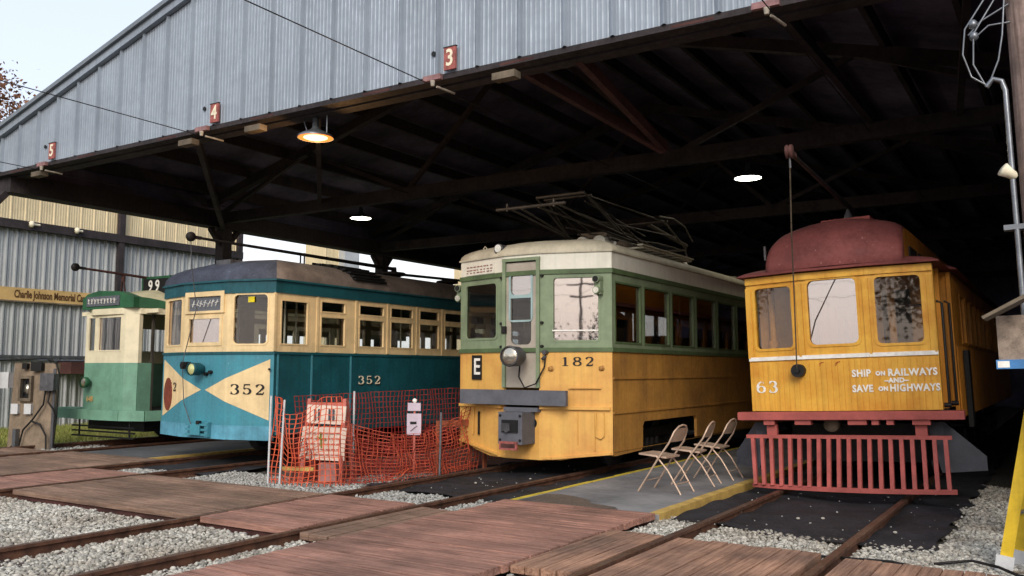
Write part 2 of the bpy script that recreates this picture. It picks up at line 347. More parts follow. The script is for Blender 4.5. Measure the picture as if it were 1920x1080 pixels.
# fabric sheets under the cars
def sheet(name,pts,z,m,amp=.022,step=.1):
    xs=[p[0] for p in pts];ys=[p[1] for p in pts]
    from mathutils.geometry import intersect_point_quad_2d
    x0,x1,y0,y1=min(xs),max(xs),min(ys),max(ys)
    nx=int((x1-x0)/step)+1; ny=int((y1-y0)/step)+1
    b=MB(); A,B_,C_,D=[Vector(p) for p in pts]; v=[]
    for j in range(ny+1):
        for i in range(nx+1):
            s_,t_2=i/nx,j/ny; p=A.lerp(B_,s_).lerp(D.lerp(C_,s_),t_2)
            e=.035*math.sin(p.x*8+2*math.sin(p.x*3)) if j==0 else 0; e2=.04*math.sin(p.y*6) if i==nx else 0
            v.append((p.x+e2,p.y+e,z+amp*(math.sin(p.x*5+p.y*2)+math.sin(p.y*7-p.x*3))*.5))
    f=[(j*(nx+1)+i,j*(nx+1)+i+1,(j+1)*(nx+1)+i+1,(j+1)*(nx+1)+i) for j in range(ny) for i in range(nx)]
    b.add(v,f,0,True); return b.build(name,m)
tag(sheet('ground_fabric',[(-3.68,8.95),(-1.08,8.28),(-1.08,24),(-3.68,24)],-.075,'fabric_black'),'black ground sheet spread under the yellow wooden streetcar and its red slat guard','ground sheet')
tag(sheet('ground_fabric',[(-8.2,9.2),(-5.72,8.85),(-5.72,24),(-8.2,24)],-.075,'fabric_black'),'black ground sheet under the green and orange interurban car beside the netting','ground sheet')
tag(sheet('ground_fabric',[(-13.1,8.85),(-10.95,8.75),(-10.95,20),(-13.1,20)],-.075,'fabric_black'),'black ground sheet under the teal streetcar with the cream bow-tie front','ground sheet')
# ---- rails
def rail(xpts,name='rail'):
    b=MB(); prof=[(-.065,-.13),(.065,-.13),(.065,-.118),(.012,-.1),(.012,-.04),(.034,-.03),(.034,0),(-.034,0),(-.034,-.03),(-.012,-.04),(-.012,-.1),(-.065,-.118)]
    n=len(prof); v=[]
    for (x,y) in xpts: v+=[(x+px,y,pz+.004) for px,pz in prof]
    for i in range(len(xpts)-1):
        for k in range(n):
            top=k in(5,6,7); b.add([v[i*n+k],v[i*n+(k+1)%n],v[(i+1)*n+(k+1)%n],v[(i+1)*n+k]],[(0,1,2,3)],0 if k==6 else 1)
    b.add(v[:n],[tuple(range(n))],1); return b
TR={'yellow wooden streetcar':[(-3.14,-1.70)],'green and orange interurban car':[(-7.62,-6.18)],'teal bow-tie streetcar':[(-12.75,-11.3)],'small green tram':[(-17.2,-15.75)]}
def track(lab,xl,xr,bend=0):
    t=thing('railway_track','pair of rusty steel rails leading under the '+lab,'railway track')
    for x in (xl,xr):
        pts=[(x+bend*max(0,9-y)**2,y) for y in (-6,0,2,4,5,6,7,8,9,46)]
        rail(pts).build('rail',['rail_steel','rail_rust'],t)
    ys=[y for y in (2.9,3.45,3.98,4.55) ] if abs(xl+7.62)<.1 else ([7.86] if abs(xl+3.14)<.1 else [])
    for y in ys:
        b=MB(); ext=.0 if y!=7.86 else .0
        b.box(xl-.35,xr+.3,y-.1,y+.1,-.28,-.093+.0,0); b.build('tie','tie_wood',t)
    return t
track('yellow wooden streetcar',-3.14,-1.70); track('green and orange interurban car',-7.62,-6.18)
track('teal bow-tie streetcar',-12.75,-11.3); track('small green tram',-17.2,-15.75)
# ---- boardwalk sections of planks
def planks(label,x0,x1,y0,y1,along,w,m,z=0.,jit=.012,skew=0.,fascia=True,lip=None):
    b=MB(); rnd=random.Random(hash((round(x0*10),round(y0*10)))&0xffff); gap=.012
    lo,hi=(y0,y1) if along=='x' else (x0,x1); n=max(1,round((hi-lo)/w)); w=(hi-lo)/n
    for i in range(n):
        a=lo+i*w+gap/2; c=lo+(i+1)*w-gap/2; dz=rnd.uniform(-.004,.004); e0=rnd.uniform(-jit,jit); e1=rnd.uniform(-jit,jit)
        if along=='x':
            # plank may be butt-jointed
            cuts=[x0+e0]+([x0+(x1-x0)*rnd.uniform(.25,.75)] if (x1-x0)>1.6 and rnd.random()<.5 else [])+[x1+e1]
            for q in range(len(cuts)-1): b.box(cuts[q]+(.002 if q else 0),cuts[q+1]-.002,a,c,z-.06,z+dz)
        else:
            b.box(a,c,y0+e0,y1+e1,z-.06,z+dz)
    # bearer underneath
    b.box(x0+.05,x1-.05,y0+.04,y0+.14,z-.125,z-.061,1); b.box(x0+.05,x1-.05,y1-.14,y1-.04,z-.125,z-.061,1)
    return tag(b.build('boardwalk_section',[m,'rust_wood']),label,'boardwalk section','plank panels of the boardwalk across the tracks')
planks('long reddish plank deck running toward the camera in front of the concrete pad',-5.62,-3.76,2.2,8.74,'x',.105,'plank_red')
planks('narrow brown plank strip between the long deck and the rail before the interurban car',-6.12,-5.625,5.95,7.78,'y',.12,'plank_brown',z=-.012)
planks('reddish plank panel between the rails before the green and orange interurban car',-7.55,-6.26,5.97,7.86,'x',.12,'plank_red',z=.006)
planks('wide brown plank panel left of the interurban car rails',-11.18,-7.70,6.02,7.93,'x',.11,'plank_brown')
planks('plank panel between the rails before the teal bow-tie streetcar',-12.66,-11.38,6.05,7.97,'x',.12,'plank_red',z=-.002)
planks('reddish plank panel left of the teal streetcar rails, beside the grey pad',-15.4,-12.84,6.2,9.35,'x',.12,'plank_brown')
planks('plank strip left of the first rail before the yellow streetcar',-3.74,-3.2,5.88,7.66,'y',.135,'plank_long',z=-.004)
planks('lengthwise plank panel between the rails before the yellow wooden streetcar',-3.06,-1.80,4.2,7.62,'y',.16,'plank_long')
planks('lengthwise plank panel right of the rails, nearest the yellow ladder',-1.60,-.45,4.2,7.55,'y',.14,'plank_long')
planks('plank panel between the rails of the small green tram',-17.1,-15.85,6.3,9.2,'x',.12,'plank_brown')
# concrete pads
def pad(label,x0,x1,y0,y1,m,edge):
    t=thing('concrete_pad',label,'concrete pad')
    b=MB(); b.box(x0,x1,y0,y1,-.12,-.012); b.build('slab',m,t)
    for (xa,xb,mm) in edge:
        e=MB(); n=14
        for i in range(n):
            ya=y0+(22-y0)*(i/n)**1.5; yb=y0+(22-y0)*((i+1)/n)**1.5
            e.box(xa,xb,ya+.001,yb-.001,-.1,-.006+.002*math.sin(i*9))
        e.build('painted_edge',mm,t)
    return t
pad('grey concrete pad with yellow edges carrying the three folding chairs',-5.60,-3.72,8.76,30,'concrete',[(-3.84,-3.719,'paint_yellow'),(-5.601,-5.53,'paint_yellow_new')])
pad('grey pad left of the teal streetcar, beyond the reddish planks',-15.3,-13.2,9.4,30,'concrete_dark',[(-13.3,-13.199,'paint_yellow')])
t=MB(); 
for (x,y,rx,ry) in ((-5.05,9.15,.38,.2),(-4.75,9.05,.3,.14),(-5.2,9.02,.22,.13)): pass
w=[(-5.48,8.80),(-4.2,8.78),(-4.32,8.95),(-4.7,9.06),(-4.78,9.25),(-5.0,9.38),(-5.25,9.5),(-5.48,9.45)]
t.add([(x,y,-.0075) for x,y in w],[tuple(range(len(w)))])
mat('damp',(72,74,78),.5,0,.15,4); struct(t.build('damp_patch','damp'),'structure')

# ================================================================ SHED
SH=thing('train_shed','huge open-fronted metal train shed with blue-grey ribbed gable and dark timber interior','train shed',(-8.7,9,0))
ox,oy=-8.7,9.0
EL,ER=-18.4,1.0; RX=-8.7; ZR=8.55; ZB=5.39
def rooftop(x): return ZR-(abs(x-RX))*.27
# ribbed gable siding
b=MB(); x=EL; cols=[]; w=.64; ph=0
while x<ER:
    prof=[(0,-.05),(.016,-.054),(.034,0)]
    k=.036
    while k<w-.06:
        prof+=[(k+.02,0),(k+.03,-.006),(k+.045,-.006),(k+.055,0)]; k+=.07
    cols+=[(x+a,o) for a,o in prof if x+a<ER]; x+=w
V=[];F=[]
for (xx,o) in cols: V+=[(xx-ox,o-.001,ZB),(xx-ox,o-.001,rooftop(xx)-.03)]
F=[(2*i,2*i+2,2*i+3,2*i+1) for i in range(len(cols)-1)]
b.add(V,F); b.box(EL-ox,ER-ox,.02,.05,ZB,ZB+.35,1)
b.build('gable_siding',['gable_metal','dark_wood'],SH)
# rake trim
for side in(-1,1):
    b=MB(); a=(EL-.25,rooftop(EL-.25)) if side<0 else (ER+.25,rooftop(ER+.25)); c=(RX,ZR)
    for (dz0,dz1,y0,y1,mi) in ((-.02,.12,-.10,-.005,0),(.12,.2,-.16,-.005,1)):
        p=[(a[0],a[1]+dz0),(c[0],c[1]+dz0),(c[0],c[1]+dz1),(a[0],a[1]+dz1)]
        vv=[(q[0]-ox,y,q[1]) for y in (y0,y1) for q in p]
        b.add(vv,[(0,1,2,3),(7,6,5,4),(0,4,5,1),(1,5,6,2),(2,6,7,3),(3,7,4,0)],mi)
    b.build('rake_trim',['gable_metal','trim_grey'],SH)
b=MB(); b.box(EL-ox,ER-ox,-.015,.18,ZB-.075,ZB-.002); b.box(EL-ox,ER-ox,.19,.4,ZB-.1,ZB+.25)
for xx in np.arange(EL+.4,ER-.3,2.3): b.box(xx-ox+.6,xx-ox+1.1,-.018,-.0155,ZB-.06,ZB-.03,1)
b.build('lintel',['dark_wood','rust_wood'],SH)
for xx in (-16.6,-12.2,-6.0,-10.6):
    b=MB(); b.box(xx-ox,xx-ox+.34,-.05,.1,ZB-.24,ZB-.15); b.build('bracket','weathered_wood',SH)
# roof planes
b=MB(); Y1=37
for a,c in ((EL-.3,RX),(ER+.3,RX)):
    z0,z1=rooftop(a)+.1,ZR+.1
    v=[(a-ox,0,z0),(c-ox,0,z1),(c-ox,Y1,z1),(a-ox,Y1,z0)]; v+=[(p[0],p[1],p[2]-.08) for p in v]
    b.add(v,[(0,1,2,3),(7,6,5,4),(0,4,5,1),(1,5,6,2),(2,6,7,3),(3,7,4,0)])
b.build('roof','shed_inner',SH)
# purlins (run into depth) + rafters / trusses
for i,xx in enumerate(np.arange(EL+.6,ER,1.2)):
    b=MB(); z=rooftop(xx)-.13; b.box(xx-ox-.04,xx-ox+.04,.3,Y1-.1,z-.16,z+.1); b.build('purlin','dark_wood',SH)
for yy in (5.3,11.3,17.3,23.3,29.3):
    b=MB(); zc=5.12
    b.box(EL+.3-ox,ER-.3-ox,yy-.09,yy+.09,zc-.02,zc+.24)
    for a,c in ((EL+.3,RX),(RX,ER-.3)): b.bar((a-ox,yy,rooftop(a)-.36),(c-ox,yy,rooftop(c)-.36),.16,.2)
    n=6; xs=np.linspace(EL+.6,ER-.6,n+1)
    for i in range(n):
        x0,x1=xs[i],xs[i+1]; up=i%2==0
        b.bar((x0-ox,yy,5.3 if up else rooftop(x0)-.4),(x1-ox,yy,rooftop(x1)-.4 if up else 5.3),.08,.09)
    b.build('truss',['dark_wood'],SH)
# columns
for yy in (-.5,5.3,11.3,17.3,23.3,29.3):
    b=MB(); b.box(-17.95-ox,-17.65-ox,yy-.13+.2,yy+.13+.2,-.15,5.0); 
    for s_ in (-1,1): b.bar((-17.8-ox,yy+.2+s_*.42,4.99),(-17.8-ox,yy+.2+s_*.1,4.6),.12,.12)
    b.build('column','dark_wood',SH)
b=MB(); b.box(-18.0-ox,-17.6-ox,.1,Y1,5.0,5.4); b.build('eave_beam','dark_wood',SH)
b=MB(); b.box(-18.3-ox,-18.2-ox,.1,Y1,5.08,rooftop(-18.3)+.03); b.build('eave_board','shed_inner',SH)
for xx in (-.2,):
    b=MB(); b.box(xx-ox,xx-ox+.3,.3,.6,-.15,5.3); b.build('column','dark_wood',SH)
# braces from the lintel to the first truss (rust red, near the middle)
for a,c in (((-5.79,.3,5.38),(-5.0,3.1,4.82)),((-4.94,.3,5.36),(-4.98,3.12,4.84)),((-12.2,.3,5.4),(-17.6,5.3,5.0)),((-.5,.3,6.9),(-1.2,5.3,5.3)),((-14.4,5.4,5.3),(-9.5,.4,5.6)),((-3.2,.3,6.5),(-2.4,5.2,5.4))):
    b=MB(); b.bar((a[0]-ox,a[1],a[2]),(c[0]-ox,c[1],c[2]),.09,.15); b.build('brace','rust_wood' if a[0] in (-5.79,-4.94) else 'dark_wood',SH)
b=MB(); b.box(ER-.1-ox,ER-ox,.5,Y1,-.15,rooftop(ER)+.04); b.build('side_wall','shed_inner',SH)
b=MB(); b.wall((EL-ox,Y1),(ER-ox,Y1),-.15,6,th=.05,poly=[(0,-.15),(ER-EL,-.15),(ER-EL,rooftop(ER)+.05),(RX-EL,ZR+.05),(0,rooftop(EL)+.05)]); b.build('rear_wall','shed_inner',SH)
# hole discs + number signs + trolley wire clamps
for xx,n,lab in ((-16.2,'5','number 5'),(-11.6,'4','number 4'),(-6.95,'3','number 3'),(-2.55,'2','number 2')):
    b=MB(); b.cyl((xx-ox,-.03,5.69),(xx-ox,-.02,5.69),.035,16); b.build('hole','black',SH)
    sg=thing('track_number_sign','small red board with white %s on the blue-grey gable edge'%lab,'sign',(xx+.3,8.96,5.56),0,'track number boards on the gable')
    b=MB(); b.box(-.095,.095,-.03,0,-.15,.15); b.box(-.105,.105,-.035,.002,.151,.163,1); b.build('board',['sign_red','black'],sg)
    text(n,.31,(0,-.033,-.0),(1,0,0),'cream_letter',sg,'numeral',.006,sx=.85,bold=.006)
    cl=thing('wire_clamp','pinkish insulated wire clamp under the gable edge left of board %s'%n,'wire clamp',(xx+.05,8.95,5.32),0,'trolley wire clamps on the gable')
    b=MB(); b.box(-.16,.13,-.06,.0,-.02,.05); b.build('plate','clamp_pink',cl)
    b=MB(); b.cyl((0,-.05,-.03),(0,-.05,-.1),.035,10,r2=.025); b.cyl((.03,0,-.1),(.1,.3,-.12),.016,8); b.build('insulator','porcelain',cl)
# trolley wires
def wire(name,pts,r,m,label,cat,group=None):
    b=MB(); b.tube(pts,r,6); return tag(b.build(name,m),label,cat,group)
for xx,lab in ((-16.25,'small green tram'),(-11.62,'teal streetcar'),(-6.92,'green and orange interurban car'),(-2.45,'yellow wooden streetcar')):
    wire('trolley_wire',[(xx,-30,5.45),(xx,-10,5.30),(xx,8.9,5.24),(xx,20,5.2),(xx,44,5.2)],.007,'black','thin black trolley wire running over the track of the '+lab,'overhead wire','trolley wires')
for xx,(pz) in ((-11.62,0),(-6.92,0)):
    pass
# ---- hanging lamps
def lamp(label,x,y,z,top,warm):
    t=thing('hanging_lamp',label,'lamp',(x,y,z),0,'shaded lamps hanging in the shed')
    b=MB(); b.lathe((0,0,0),(0,0,1),[(-.0,.27),(.03,.265),(.07,.2),(.12,.09),(.16,.055),(.3,.045),(.34,.0)],24); b.lathe((0,0,0),(0,0,1),[(.001,.262),(.06,.19),(.11,.085),(.15,.0)],24); b.build('lamp_shade','steel_pole',t)
    b=MB(); b.lathe((0,0,0),(0,0,1),[(-.03,.0),(-.028,.06),(-.015,.13),(.004,.18),(.03,.17),(.04,0)],24); b.build('bulb','lamp_warm' if warm else 'lamp_white',t)
    b=MB(); b.lathe((0,0,0),(0,0,1),[(.003,.262),(.006,.20),(.008,.18)],24); b.build('glow_ring','glow_warm' if warm else 'lamp_white',t)  # emissive ring stands for the lamplit inside of the shade
    b=MB(); b.cyl((0,0,.3),(0,0,top),.012,8)
    if warm:
        b.tube([(-.27,0,.42),(-.25,0,.3),(-.2,0,.18),(-.16,0,.08)],.012,6); b.tube([(.24,0,.44),(.23,0,.3),(.23,0,.05)],.012,6)
    b.build('hanger','steel_pole' if warm else 'dark_iron',t)
    L=bpy.data.lights.new('lamp_light','POINT'); L.energy=40 if warm else 10; L.color=(1,.55,.2) if warm else (1,.9,.7); L.shadow_soft_size=.15
    o=bpy.data.objects.new('lamp_light',L); S.collection.objects.link(o); o.parent=t; o.location=(0,0,-.2); return t
lamp('lit amber lamp with metal shade hanging just under the gable edge',-9.42,9.3,4.97,.45,True)
lamp('lit white lamp with dark shade above the roof of the teal streetcar',-15.05,16.5,5.33,.5,False)
lamp('lit white lamp with dark shade between the interurban car and the yellow streetcar',-5.23,17,5.32,.5,False)

# ================================================================ CAR HOUSE WALL (left)
CH=thing('car_house','long corrugated metal car house, grey below and beige above, with brown posts','building',(-24,16,0))
def corr(mb,y0,y1,z0,z1,pitch,rib,d,mi=0,x=0.,fine=True):
    cs=[];y=y0
    while y<y1-.001:
        pr=[(0,0),(.02,d),(.02+rib,d),(.04+rib,0)]
        k=.04+rib+.03
        while fine and k<pitch-.05: pr+=[(k,0),(k+.012,d*.3),(k+.03,d*.3),(k+.042,0)]; k+=.075
        cs+=[(y+a,o) for a,o in pr if y+a<=y1]; y+=pitch
    cs.append((y1,0)); V=[]
    for a,o in cs: V+=[(x+o,a,z0),(x+o,a,z1)]
    mb.add(V,[(2*i,2*i+2,2*i+3,2*i+1) for i in range(len(cs)-1)],mi)
b=MB(); corr(b,-14,4.2,-.2,5.35,.265,.035,.07); b.build('lower_siding','wall_grey',CH)
b=MB(); corr(b,-14,4.2,5.35,7.9,.40,.03,.022,x=.05); b.build('upper_siding','wall_beige',CH)
for yy in (-2.4,-8.5):
    b=MB(); b.box(.06,.22,yy+.9,yy+1.0,4,8); 
b=MB(); b.box(.08,.24,-14,4.2,5.27,5.5); b.build('girt','dark_wood',CH)
for yy in (-6.6,-.35,4.1):
    b=MB(); b.box(.08,.22,yy-.09,yy+.09,-.15,7.9); b.build('post','dark_wood',CH)
for yy,l in ((-3.2,.3),(-1.9,.24)):
    b=MB(); b.lathe((.3,yy,5.42),(0,1,0),[(0,.02),(.04,.09),(.1,.09),(.14,.03),(l,.03)],10); b.build('floodlight','cream_letter',CH)
b=MB(); b.box(.05,.12,-14,-.6,1.80,1.86); b.cyl((.1,-14,1.76),(.1,-1,1.72),.03,8); b.build('conduit','steel_pole',CH)
b=MB(); b.box(.09,.8,-2.1,0.3,1.36,1.68); b.build('ledge','rust_wood',CH)
b=MB(); b.box(-12,-.0,-14,4.15,7.85,8.0); b.box(-12,-.05,4.05,4.15,-.2,7.85); b.build('roof','wall_beige',CH)
SG=thing('name_board','long tan name board lettered in brown on the grey car house wall','sign',(-23.9,13.6,3.5))
b=MB(); b.box(-.03,.03,-4,2.6,-.17,.18); b.box(-.025,.05,-4,2.6,-.21,-.171,1); b.build('board',['sign_tan','weathered_wood'],SG)
text('Charlie Johnson Memorial Car House',.29,(.034,-1.0,.0),(0,1,0),'sign_brown',SG,'lettering',.006,align='LEFT',sx=.56,bold=.008)
# other buildings in the gap
def block(label,x0,x1,y0,y1,z1,m2=None):
    t=thing('beige_building',label,'building',((x0+x1)/2,(y0+y1)/2,0))
    b=MB(); hx,hy=(x1-x0)/2,(y1-y0)/2
    corr(b,-hy,hy,-.15,z1,.5,.04,.03,x=hx); b.wall((-hx,-hy),(hx,-hy),-.15,z1,th=.05); b.wall((hx-.06,hy),(-hx,hy),-.15,z1,th=.05); b.build('wall','wall_beige',t)
    b=MB(); b.box(-hx-.2,hx+.15,-hy-.1,hy+.1,z1,z1+.15); b.build('roof','trim_grey',t)
    if m2:
        b=MB(); b.box(hx+.04,hx+.5,hy-1.2,hy-.02,-.15,z1); b.build('downpipe_cover','wall_grey',t)
    return t
block('tall beige corrugated building seen in the gap above the teal streetcar roof',-35.5,-34,34.5,36.7,11.5,True)
block('second beige building at the right end of the gap, beside the interurban car roof',-35.1,-34,47.9,50,11.5)

# ================================================================ TRAM PARTS
def wheelset(mb,x,y,r=.36,xg=.72,mi=0):
    mb.lathe((x-xg-.03,y,r),(1,0,0),[(0,0),(0,r+.03),(.025,r+.03),(.03,r),(.12,r),(.12,r*.8),(.09,r*.75),(.09,.1),(.13,.1),(.13,0)],24,mi)
    mb.lathe((x+xg+.03,y,r),(-1,0,0),[(0,0),(0,r+.03),(.025,r+.03),(.03,r),(.12,r),(.12,r*.8),(.09,r*.75),(.09,.1),(.13,.1),(.13,0)],24,mi)
    mb.cyl((x-.75,y,r),(x+.75,y,r),.07,10,mi)
def truck(root,y,r=.36,base=1.8,m='dark_iron'):
    b=MB()
    for s_ in(-1,1):
        b.box(s_*.93-.05,s_*.93+.05,y-base/2-.3,y+base/2+.3,r+.02,r+.18)
        for yy in (-base/2,base/2): b.box(s_*.93-.08,s_*.93+.08,y+yy-.13,y+yy+.13,r-.14,r+.2)
        for k in range(4): b.cyl((s_*.93,y-.3+k*.2,r-.1),(s_*.93,y-.3+k*.2,r+.02),.07,8)
        b.box(s_*.93-.06,s_*.93+.06,y-.45,y+.45,r-.18,r-.1)
    b.box(-.9,.9,y-.15,y+.15,r+.0,r+.2)
    t=b.build('truck',m,root)
    for yy in (-base/2,base/2):
        b=MB(); wheelset(b,0,y+yy,r); b.build('wheel','grey_iron',t)
    return t
def headlight(root,c,r,d,m_body,n=(0,-1,0),lens='lens'):
    b=MB(); c=Vector(c); n=Vector(n)
    b.lathe(c,-n,[(-.03,r*.92),(-.03,r),(0,r*1.04),(.02,r),(d*.7,r*.96),(d,r*.7),(d,0)],24)
    h=b.build('headlight',m_body,root)
    b=MB(); b.lathe(c,n,[(.0,r*.93),(.015,r*.8),(.028,r*.5),(.034,0)],24); b.build('lens',lens,h); return h
m=mat('lens',(214,206,190),.12,.85,.1,8); mat('lens_yellow',(214,214,150),.15,.3,.1,8)
# ---------------------------------------------------------------- 352 teal streetcar
mat('apron_blue',(92,158,182),.6,0,.18,4,streak=.2,specks=24,speck_col=(60,118,140))
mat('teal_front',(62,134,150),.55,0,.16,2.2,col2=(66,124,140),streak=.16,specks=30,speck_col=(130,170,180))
mat('teal_side',(24,84,94),.5,0,.18,1.8,streak=.25,specks=26,speck_col=(48,110,116))  # darker than the front paint: shed shade on the side put into colour
mat('cream_paint',(226,200,152),.55,0,.10,3,streak=.12)
mat('roof_canvas',(112,102,96),.9,0,.25,2,specks=16,speck_col=(150,142,130))
mat('roof_blue',(66,72,88),.8,0,.2,3,specks=22,speck_col=(120,126,140),streak=.2)
mat('interior_dim',(70,66,58),.8,0,.2,3)
mat('oval_brown',(128,62,44),.6,0,.2,9)
mat('tag_yellow',(224,206,30),.6)
A=thing('teal_streetcar','teal streetcar with cream window band and cream bow-tie on its front, numbered 352','streetcar',(-12.05,9.5,0),R(.4))
w,LC=1.38,13.5
P0,P1,P2,P3=(-w,.24),(-.54,0),(.54,0),(w,.24); Zb,Zs,Zt,Ze=.38,1.77,2.74,2.95
planA=[P0,P1,P2,P3,(w,LC),(-w,LC)]
b=MB()   # body: lower dash + sides
for p,q in ((P0,P1),(P1,P2),(P2,P3)): b.wall(p,q,Zb,Zs,th=.05,mi=0)
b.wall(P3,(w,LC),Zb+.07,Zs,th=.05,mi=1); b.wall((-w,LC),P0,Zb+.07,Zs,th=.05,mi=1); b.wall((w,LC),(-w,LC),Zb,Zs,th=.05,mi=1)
for yy in (.30,1.05,2.0,6.2,9): b.box(w+.001,w+.012,yy,yy+.035,Zb+.08,Zs-.003,2)
ringband(b,offset(planA,.018),Zs-.03,Zs+.012,.06,1)
# lower apron ripple
for p,q in ((P0,P1),(P1,P2),(P2,P3)):
    d=Vector((q[1]-p[1],-(q[0]-p[0]))).normalized()*.007; b.wall((p[0]+d.x,p[1]+d.y),(q[0]+d.x,q[1]+d.y),Zb-.004,.60,th=.0065,mi=4)
b.box(-w+.06,w-.06,.3,LC-.1,.7,.75,3)
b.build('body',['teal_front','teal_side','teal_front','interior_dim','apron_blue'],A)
# window band
b=MB(); L1=(Vector(P1)-Vector(P0)).length
segs=[]
hL=[(.12,1.89,L1-.1,2.70,.05)]; b.wall(P0,P1,Zs,Zt,hL,.05)
hC=[(.09,1.89,.99,2.38,.0)]; b.wall(P1,P2,Zs,Zt,[(.09,1.89,.95,2.38,0),(.09,2.45,.95,2.69,0)],.05)
hR=[(.1,1.89,L1-.12,2.72,.08)]; b.wall(P2,P3,Zs,Zt,hR,.05)
yw=[(.08,.72),(1.02,1.62),(1.98,2.66),(2.85,3.52),(3.72,4.36),(4.55,5.2)]
k=5.4
while k<LC-1: yw.append((k,k+.64)); k+=.84
side=[]
for i,(a,c) in enumerate(yw):
    if i==0: side.append((a+.04,1.90,c,2.62,0))
    else: side+= [(a,1.90,c,2.40,0),(a,2.47,c,2.66,0)]
b.wall(P3,(w,LC),Zs,Zt,side,.05)
sideL=[(LC-.24-h[2],h[1],LC-.24-h[0],h[3],0) for h in side]; b.wall((-w,LC),P0,Zs,Zt,sideL,.05); b.wall((w,LC),(-w,LC),Zs,Zt,[(.4,1.9,2.3,2.6,0)],.05)
for (a,c) in yw: b.box(w+.001,w+.014,.24+a-.11,.24+a-.06,Zs+.02,Zt-.01)
b.build('window_band','cream_paint',A)
frame_window(A,P0,P1,*hL[0][:4],'cream_paint','glass_sky',r=.05,fw=.02)
frame_window(A,P1,P2,.09,1.89,.95,2.38,'cream_paint','glass_sky',fw=.05,off=.014)
frame_window(A,P2,P3,*hR[0][:4],'cream_paint','glass_clear',r=.08,fw=.02)
for h in side: frame_window(A,P3,(w,LC),*h[:4],'cream_paint','glass_clear',fw=.016)
for h in sideL: frame_window(A,(-w,LC),P0,*h[:4],'cream_paint','glass_clear',fw=.016)
# destination box
b=MB(); b.prism(rrect(-.5,2.42,.47,2.78),[rrect(-.42,2.46,.39,2.70)],(0,-.03,0),(1,0,0),(0,0,1),(0,-1,0),.12); db=b.build('destination_box','cream_paint',A)
mat('dest_grey',(96,100,108),.5,0,.2,20); b=MB(); b.box(-.42,.39,0,.01,2.46,2.70); b.build('blind','dest_grey',db)
m_=MB(); 
rr=random.Random(3)
for i in range(7):
    x0=-.33+i*.095; m_.bar((x0,-.004,2.53),(x0+.05+rr.uniform(-.02,.03),-.004,2.64),.006,.022,up=(0,1,0)); m_.bar((x0-.01,-.006,2.53+rr.random()*.08),(x0+.07,-.006,2.55+rr.random()*.08),.006,.018,up=(0,1,0))
m_.build('lettering','white_letter',db)
# letterboard band and roof
b=MB(); ringband(b,offset(planA,.02),Zt-.012,Ze-.03,.09,0); ringband(b,offset(planA,.05),Ze-.03,Ze,.12,0)
b.build('letterboard',['teal_side'],A)
b=MB(); dome(b,densify(offset(planA,.03),.25),1.5,LC-1.4,Ze+.001,.46,2.3,10,0)
rf=b.build('roof',['roof_canvas','roof_blue'],A)
me=rf.data
for p in me.polygons:
    c=p.center
    if c.y<.55+.35*(1-(c.x/1.4)**2) and p.normal.y<-.25: p.material_index=1
# dark ribbed mat over the roof, roof hatch, vents
b=MB()
for j in range(7):
    th0=.06+j*.19
    pts=[]
    x=w*math.cos(th0)*1.0; z=Ze+.46*(max(0,1-(x/(w+.03))**2.3))**(1/2.3)
    b.bar((x,2.05,z+.03),(x,2.9,z+.03),.12,.035)
    b.bar((x-.09,2.0,z+.035),(x-.09,2.95,z+.035),.02,.06)
b.build('roof_mat','black',A)
for yy,rr_ in ((4.6,.32),(6.6,.26)):
    b=MB(); b.lathe((.1,yy,Ze+.42),(0,0,1),[(0,rr_*.55),(.1,rr_*.55),(.11,rr_),(.16,rr_*.95),(.2,0)],18); b.build('roof_vent','dark_iron',A)
b=MB(); b.box(-.18,.18,.32,.55,Ze+.2,Ze+.40); b.build('roof_lamp','grey_iron',A)
# trolley pole
def trolley(root,base,tip,stand=None,rope=None,m='dark_iron',ropem='grey_iron'):
    b=MB(); b.tube([base,tip],.03,8,rs=[.04,.022]); b.lathe((base[0],base[1],base[2]-.16),(0,0,1),[(0,.16),(.08,.14),(.1,.06),(.2,.05)],14)
    t=b.build('trolley_pole',m,root)
    b=MB(); d=(Vector(tip)-Vector(base)).normalized(); b.lathe(Vector(tip)-Vector((.035,0,0)),(1,0,0),[(0,0),(0,.075),(.02,.08),(.035,.06),(.05,.08),(.07,.075),(.07,0)],16); b.bar(Vector(tip)-d*.2,tip,.06,.05); b.build('trolley_wheel','rust_wood' if root.name.startswith('wooden') else 'dark_iron',t)
    if stand:
        b=MB(); b.tube([(stand[0]-.05,stand[1],stand[2]-.3),(stand[0]-.05,stand[1],stand[2]),(stand[0]+.05,stand[1],stand[2]),(stand[0]+.05,stand[1],stand[2]-.3)],.016,6); b.build('pole_hook',m,root)
    if rope:
        b=MB(); b.tube(rope,.008,5); b.build('rope',ropem,t)
trolley(A,(.1,4.7,3.62),(0,-.35,3.66),(.05,2.1,3.66),[(0,-.35,3.62),(-.02,-.3,3.2),(-.05,-.15,2.5),(-.42,-.1,1.6),(-.35,-.1,.95),(-.15,-.1,.6)])
b=MB(); b.tube([(.25,4.7,3.5),(.22,8.6,3.62)],.03,8); b.build('trolley_pole','dark_iron',A)
